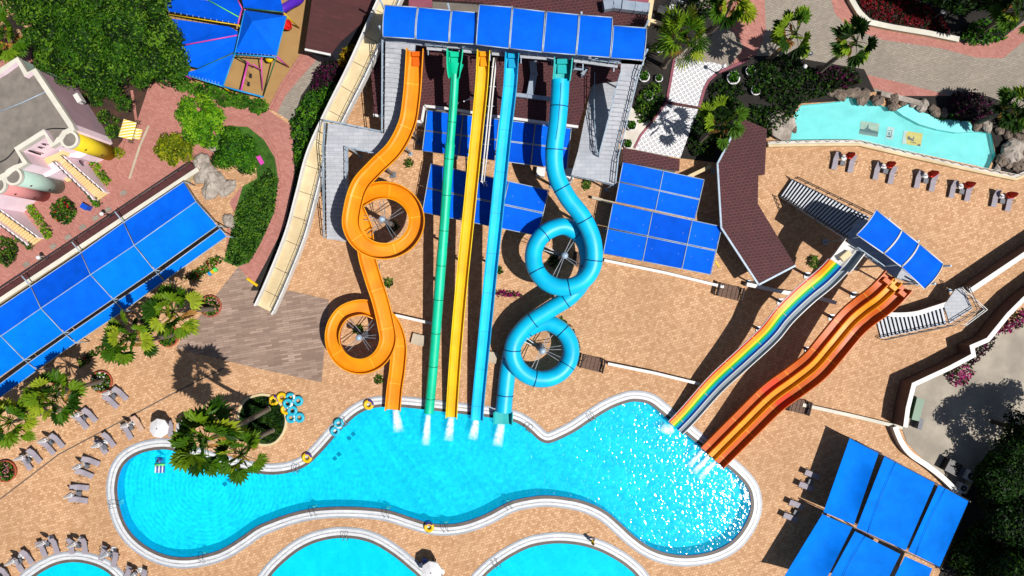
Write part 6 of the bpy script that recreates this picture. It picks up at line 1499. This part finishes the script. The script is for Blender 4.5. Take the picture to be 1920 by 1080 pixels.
for lb, x, y, w, h, z, mm in (('black skip beside the cooling units', 1776,872,1.6,1.5,1.2,'dark'), ('grey metal lid box next to the black skip', 1795,882,1.6,1.3,.5,'slategrey'), ('long yellowish board behind the cooling units', 1809,912,.5,1.5,.5,'cream'), ('dark green container against the white wall', 1712,765,.9,2.6,1.0,'dkgreenp'), ('small grey cabinet at the wall end', 1717,792,.5,1.3,1.0,'slategrey')):
    th = thing('storage_box', P(x, y), lb, 'box'); q = P(x, y); rz = R(-28) if x > 1730 else R(-14)
    b = MB(); b.box((q.x, q.y, z * .46), (w * .95, h * .95, z * .92), rz); b.build('body', m[mm], th); b = MB(); b.box((q.x, q.y, z * .96), (w, h, z * .08), rz); b.build('lid', m[mm], th)
# little coloured items on the paving
for lb, x, y, w, h, z, rz, mm in (('yellow board lying by the foot of the cream slide', 473,529,1.5,.3,.06,R(-35),'yelp'), ('yellow board near the six panel awning', 1345,495,.9,.22,.06,R(-55),'yelp'), ('pink board standing on the inner lawn', 488,300,.5,1.1,.5,R(30),'magenta')):
    q = P(x, y, z); b = MB(); b.box((q.x, q.y, z), (w, h, .06), rz); b.box((q.x, q.y, z + .035), (w * .9, h * .7, .02), rz); 
    if z > .2: b.beam((q.x, q.y, 0), (q.x, q.y, z), .06)
    b.solo('marker_board', m[mm], lb, 'board')
tc = thing('toy_crate', P(401, 509), 'row of green, yellow and blue toy blocks beside the plank paving', 'toy blocks')
for i, mm in enumerate(('skyp', 'yelp', 'limep')):
    q = P(396 + i * 5, 513 - i * 3.5, 0); b = MB(); b.box((q.x, q.y, .25), (.38, .38, .5), R(34)); b.box((q.x, q.y, .53), (.25, .25, .06), R(34)); b.build('block', m[mm], tc)
bb = thing('wheeled_bin', P(167, 389), 'small blue bin with black wheels on the brick paving', 'bin'); q = P(167, 389)
b = MB(); b.box((q.x, q.y, .5), (.75, .55, .9), R(-30)); b.build('body', m['royal'], bb); b = MB(); b.box((q.x, q.y, .98), (.8, .6, .06), R(-30)); b.build('lid', m['royal'], bb)
for s in (-.25, .25): b = MB(); b.tube([(q.x - .5, q.y + .2 + s, .12), (q.x - .4, q.y + .25 + s, .12)], .12, 10); b.build('wheel', m['dark'], bb)

# --- people
def person(loc, rz, label, pose, shirt, pants, skin=True):
    """one skinned body; pose = dict joint -> (x,y,z), facing +y"""
    th = thing('person', loc, label, 'person')
    J = pose; names = list(J); V = [J[k][0] for k in names]; rad = [J[k][1] for k in names]; ix = {k: i for i, k in enumerate(names)}
    E = [('pelvis','belly'),('belly','chest'),('chest','neck'),('neck','head'),('head','crown'),('head','nose')]
    for s in 'LR':
        E += [('chest','sh'+s),('sh'+s,'el'+s),('el'+s,'wr'+s),('wr'+s,'pa'+s),('pelvis','hip'+s),('hip'+s,'kn'+s),('kn'+s,'an'+s),('an'+s,'to'+s)]
        E += [('pa'+s, f+s) for f in ('f1','f2','f3','f4')] + [('wr'+s, 'th'+s)]
    me = bpy.data.meshes.new('body'); me.from_pydata(V, [(ix[a], ix[b]) for a, b in E], []); o = bpy.data.objects.new('body', me); COL.objects.link(o); o.parent = th; ORG[o] = ORG[th]
    me.materials.append(m['skin']); sk = o.modifiers.new('skin', 'SKIN'); sk.use_smooth_shade = True
    for i, r in enumerate(rad): me.skin_vertices[0].data[i].radius = (r, r)
    me.skin_vertices[0].data[ix['pelvis']].use_root = True
    sd = o.modifiers.new('sub', 'SUBSURF'); sd.levels = 1; sd.render_levels = 1
    th.rotation_euler = (0, 0, rz)
    def cl(nm, segs, mat_):
        b = MB()
        for a, c, r0, r1 in segs: b.tube([Vector(J[a][0]), Vector(J[a][0]).lerp(Vector(J[c][0]), .5), Vector(J[c][0])], [r0, (r0 + r1) / 2, r1], 12)
        V_ = b; q = V_.build(nm, mat_); q.parent = th; q.location = (0, 0, 0); ORG[q] = ORG[th]; return q
    cl('shirt', [('pelvis','belly',.175,.18),('belly','chest',.18,.2),('chest','neck',.19,.09),('chest','shL',.13,.1),('chest','shR',.13,.1),('shL','elL',.09,.065),('shR','elR',.09,.065)], shirt)
    cl('trousers', [('pelvis','hipL',.16,.125),('pelvis','hipR',.16,.125),('hipL','knL',.12,.09),('hipR','knR',.12,.09)] + ([('knL','anL',.085,.07),('knR','anR',.085,.07)] if pants is m['dkcloth'] else []), pants)
    b = MB(); h = Vector(J['head'][0]); b.lathe(h, [(.118, -.02), (.128, .06), (.11, .14), (.05, .185), (.001, .19)], 14); q = b.build('hair', m['hair']); q.parent = th; q.location = (0, -.02, .02); ORG[q] = ORG[th]
    b = MB()
    for s in (-1, 1): b.blob(h + Vector((s * .04, .105, .03)), (.03, .02, .02), 1, 8, .0)
    q = b.build('eyes', m['dark']); q.parent = th; ORG[q] = ORG[th]
    return th
def pose(stride=.25, armsw=.3, sit=False):
    d = {}
    zp = .92 if not sit else .55
    d['pelvis'] = ((0, 0, zp), .14); d['belly'] = ((0, .01, zp + .22), .13); d['chest'] = ((0, .0, zp + .42), .15); d['neck'] = ((0, .02, zp + .58), .055); d['head'] = ((0, .04, zp + .72), .105); d['crown'] = ((0, .03, zp + .83), .085); d['nose'] = ((0, .14, zp + .72), .02)
    for s, q in (('L', -1), ('R', 1)):
        f = stride * q; g = -armsw * q
        d['sh'+s] = ((q * .2, 0, zp + .48), .07); d['el'+s] = ((q * .27, g * .5, zp + .22), .048); d['wr'+s] = ((q * .28, g * .8 + .12, zp - .0), .034); d['pa'+s] = ((q * .28, g * .85 + .17, zp - .07), .034)
        for i, fn in enumerate(('f1','f2','f3','f4')): d[fn+s] = ((q * .28 + (i - 1.5) * .02, g * .85 + .2 + .01 * i, zp - .15 + abs(i - 1.5) * .01), .009)
        d['th'+s] = ((q * .24, g * .85 + .2, zp - .07), .01)
        if sit: d['hip'+s] = ((q * .1, .05, zp), .1); d['kn'+s] = ((q * .12, .45, zp), .07); d['an'+s] = ((q * .12, .5, .08), .045); d['to'+s] = ((q * .12, .68, .04), .035)
        else: d['hip'+s] = ((q * .1, 0, zp - .06), .1); d['kn'+s] = ((q * .11, f * .6 + .04, .5), .065); d['an'+s] = ((q * .11, f, .08), .045); d['to'+s] = ((q * .11, f + .2, .035), .035)
    return d
person(P(1109, 1010) + Vector((0, 0, .05)), R(-50), 'person in a yellow top walking on the white pool edge', pose(.28, .35), m['yelshirt'], m['dkcloth'])
person(P(815, 1049), R(160), 'person in a yellow shirt standing at the rim of the bottom parasol', pose(.08, .1), m['yelshirt'], m['dkcloth'])
person(P(303, 861) + Vector((0, 0, -.75)), R(120), 'person in blue standing in the water below the palm fronds', pose(.1, .2), m['bluecloth'], m['bluecloth'])
am = thing('air_mattress', P(300, 879), 'white striped air mattress floating beside the palm fronds', 'air mattress'); q = P(300, 879)
b = MB()
for i in range(6): b.tube([(q.x - .55 + i * .2, q.y - .45, -.02), (q.x - .5 + i * .2, q.y + .45, -.02)], .1, 8, i % 2)
b.build('tubes', [m['white'], m['bluecloth']], am); b = MB(); b.tube([(q.x - .6, q.y + .5, .04), (q.x + .6, q.y + .5, .04)], .13, 8); b.build('pillow', m['limep'], am)
# thin submerged step marks on the pool floor left of the slides
for lb, x, y in (('upper of two pairs of dark blue grilles on the pool floor', 660,817), ('lower of two pairs of dark blue grilles on the pool floor', 633,855), ('single dark blue grille near the palm fronds', 427,903)):
    b = MB(); q = P(x, y, -1.4)
    for k in (0, 1): b.box((q.x - .35 + k * .5, q.y - .3 + k * .5, -1.42), (.45, .45, .04), R(40)); b.box((q.x - .35 + k * .5, q.y - .3 + k * .5, -1.395), (.3, .3, .02), R(40))
    b.solo('floor_grille', m['navy'], lb, 'grille', 'pool floor grilles')

# ================================================================== light and camera
w = bpy.data.worlds.new('World'); scene.world = w; w.use_nodes = True; nt = w.node_tree
sk = nt.nodes.new('ShaderNodeTexSky'); sk.sky_type = 'NISHITA'; sk.sun_disc = False
EL = R(60.9); d = Vector((-.868 * math.cos(EL), .478 * math.cos(EL), -math.sin(EL))).normalized()
sk.sun_elevation = EL; sk.sun_rotation = math.atan2(-d.x, -d.y)
nt.links.new(sk.outputs[0], nt.nodes['Background'].inputs[0]); nt.nodes['Background'].inputs[1].default_value = .05
sl = bpy.data.lights.new('sun', 'SUN'); sl.energy = 4.6; sl.angle = R(.53); sl.color = (1, .965, .91)
so = bpy.data.objects.new('sun', sl); COL.objects.link(so); so.rotation_euler = d.to_track_quat('-Z', 'Y').to_euler(); so.location = (60, -40, 90)
cam = bpy.data.cameras.new('camera'); co_ = bpy.data.objects.new('camera', cam); COL.objects.link(co_); co_.location = (0, 0, H); co_.rotation_euler = (0, 0, 0)
cam.sensor_width = 36; cam.lens = 24.0; cam.clip_end = 2000; cam.clip_start = .5; scene.camera = co_
vs_ = scene.view_settings; vs_.view_transform = 'Standard'; vs_.look = 'None'; vs_.exposure = .5; vs_.gamma = 1; vs_.use_curve_mapping = False
scene.cycles.transparent_max_bounces = 12
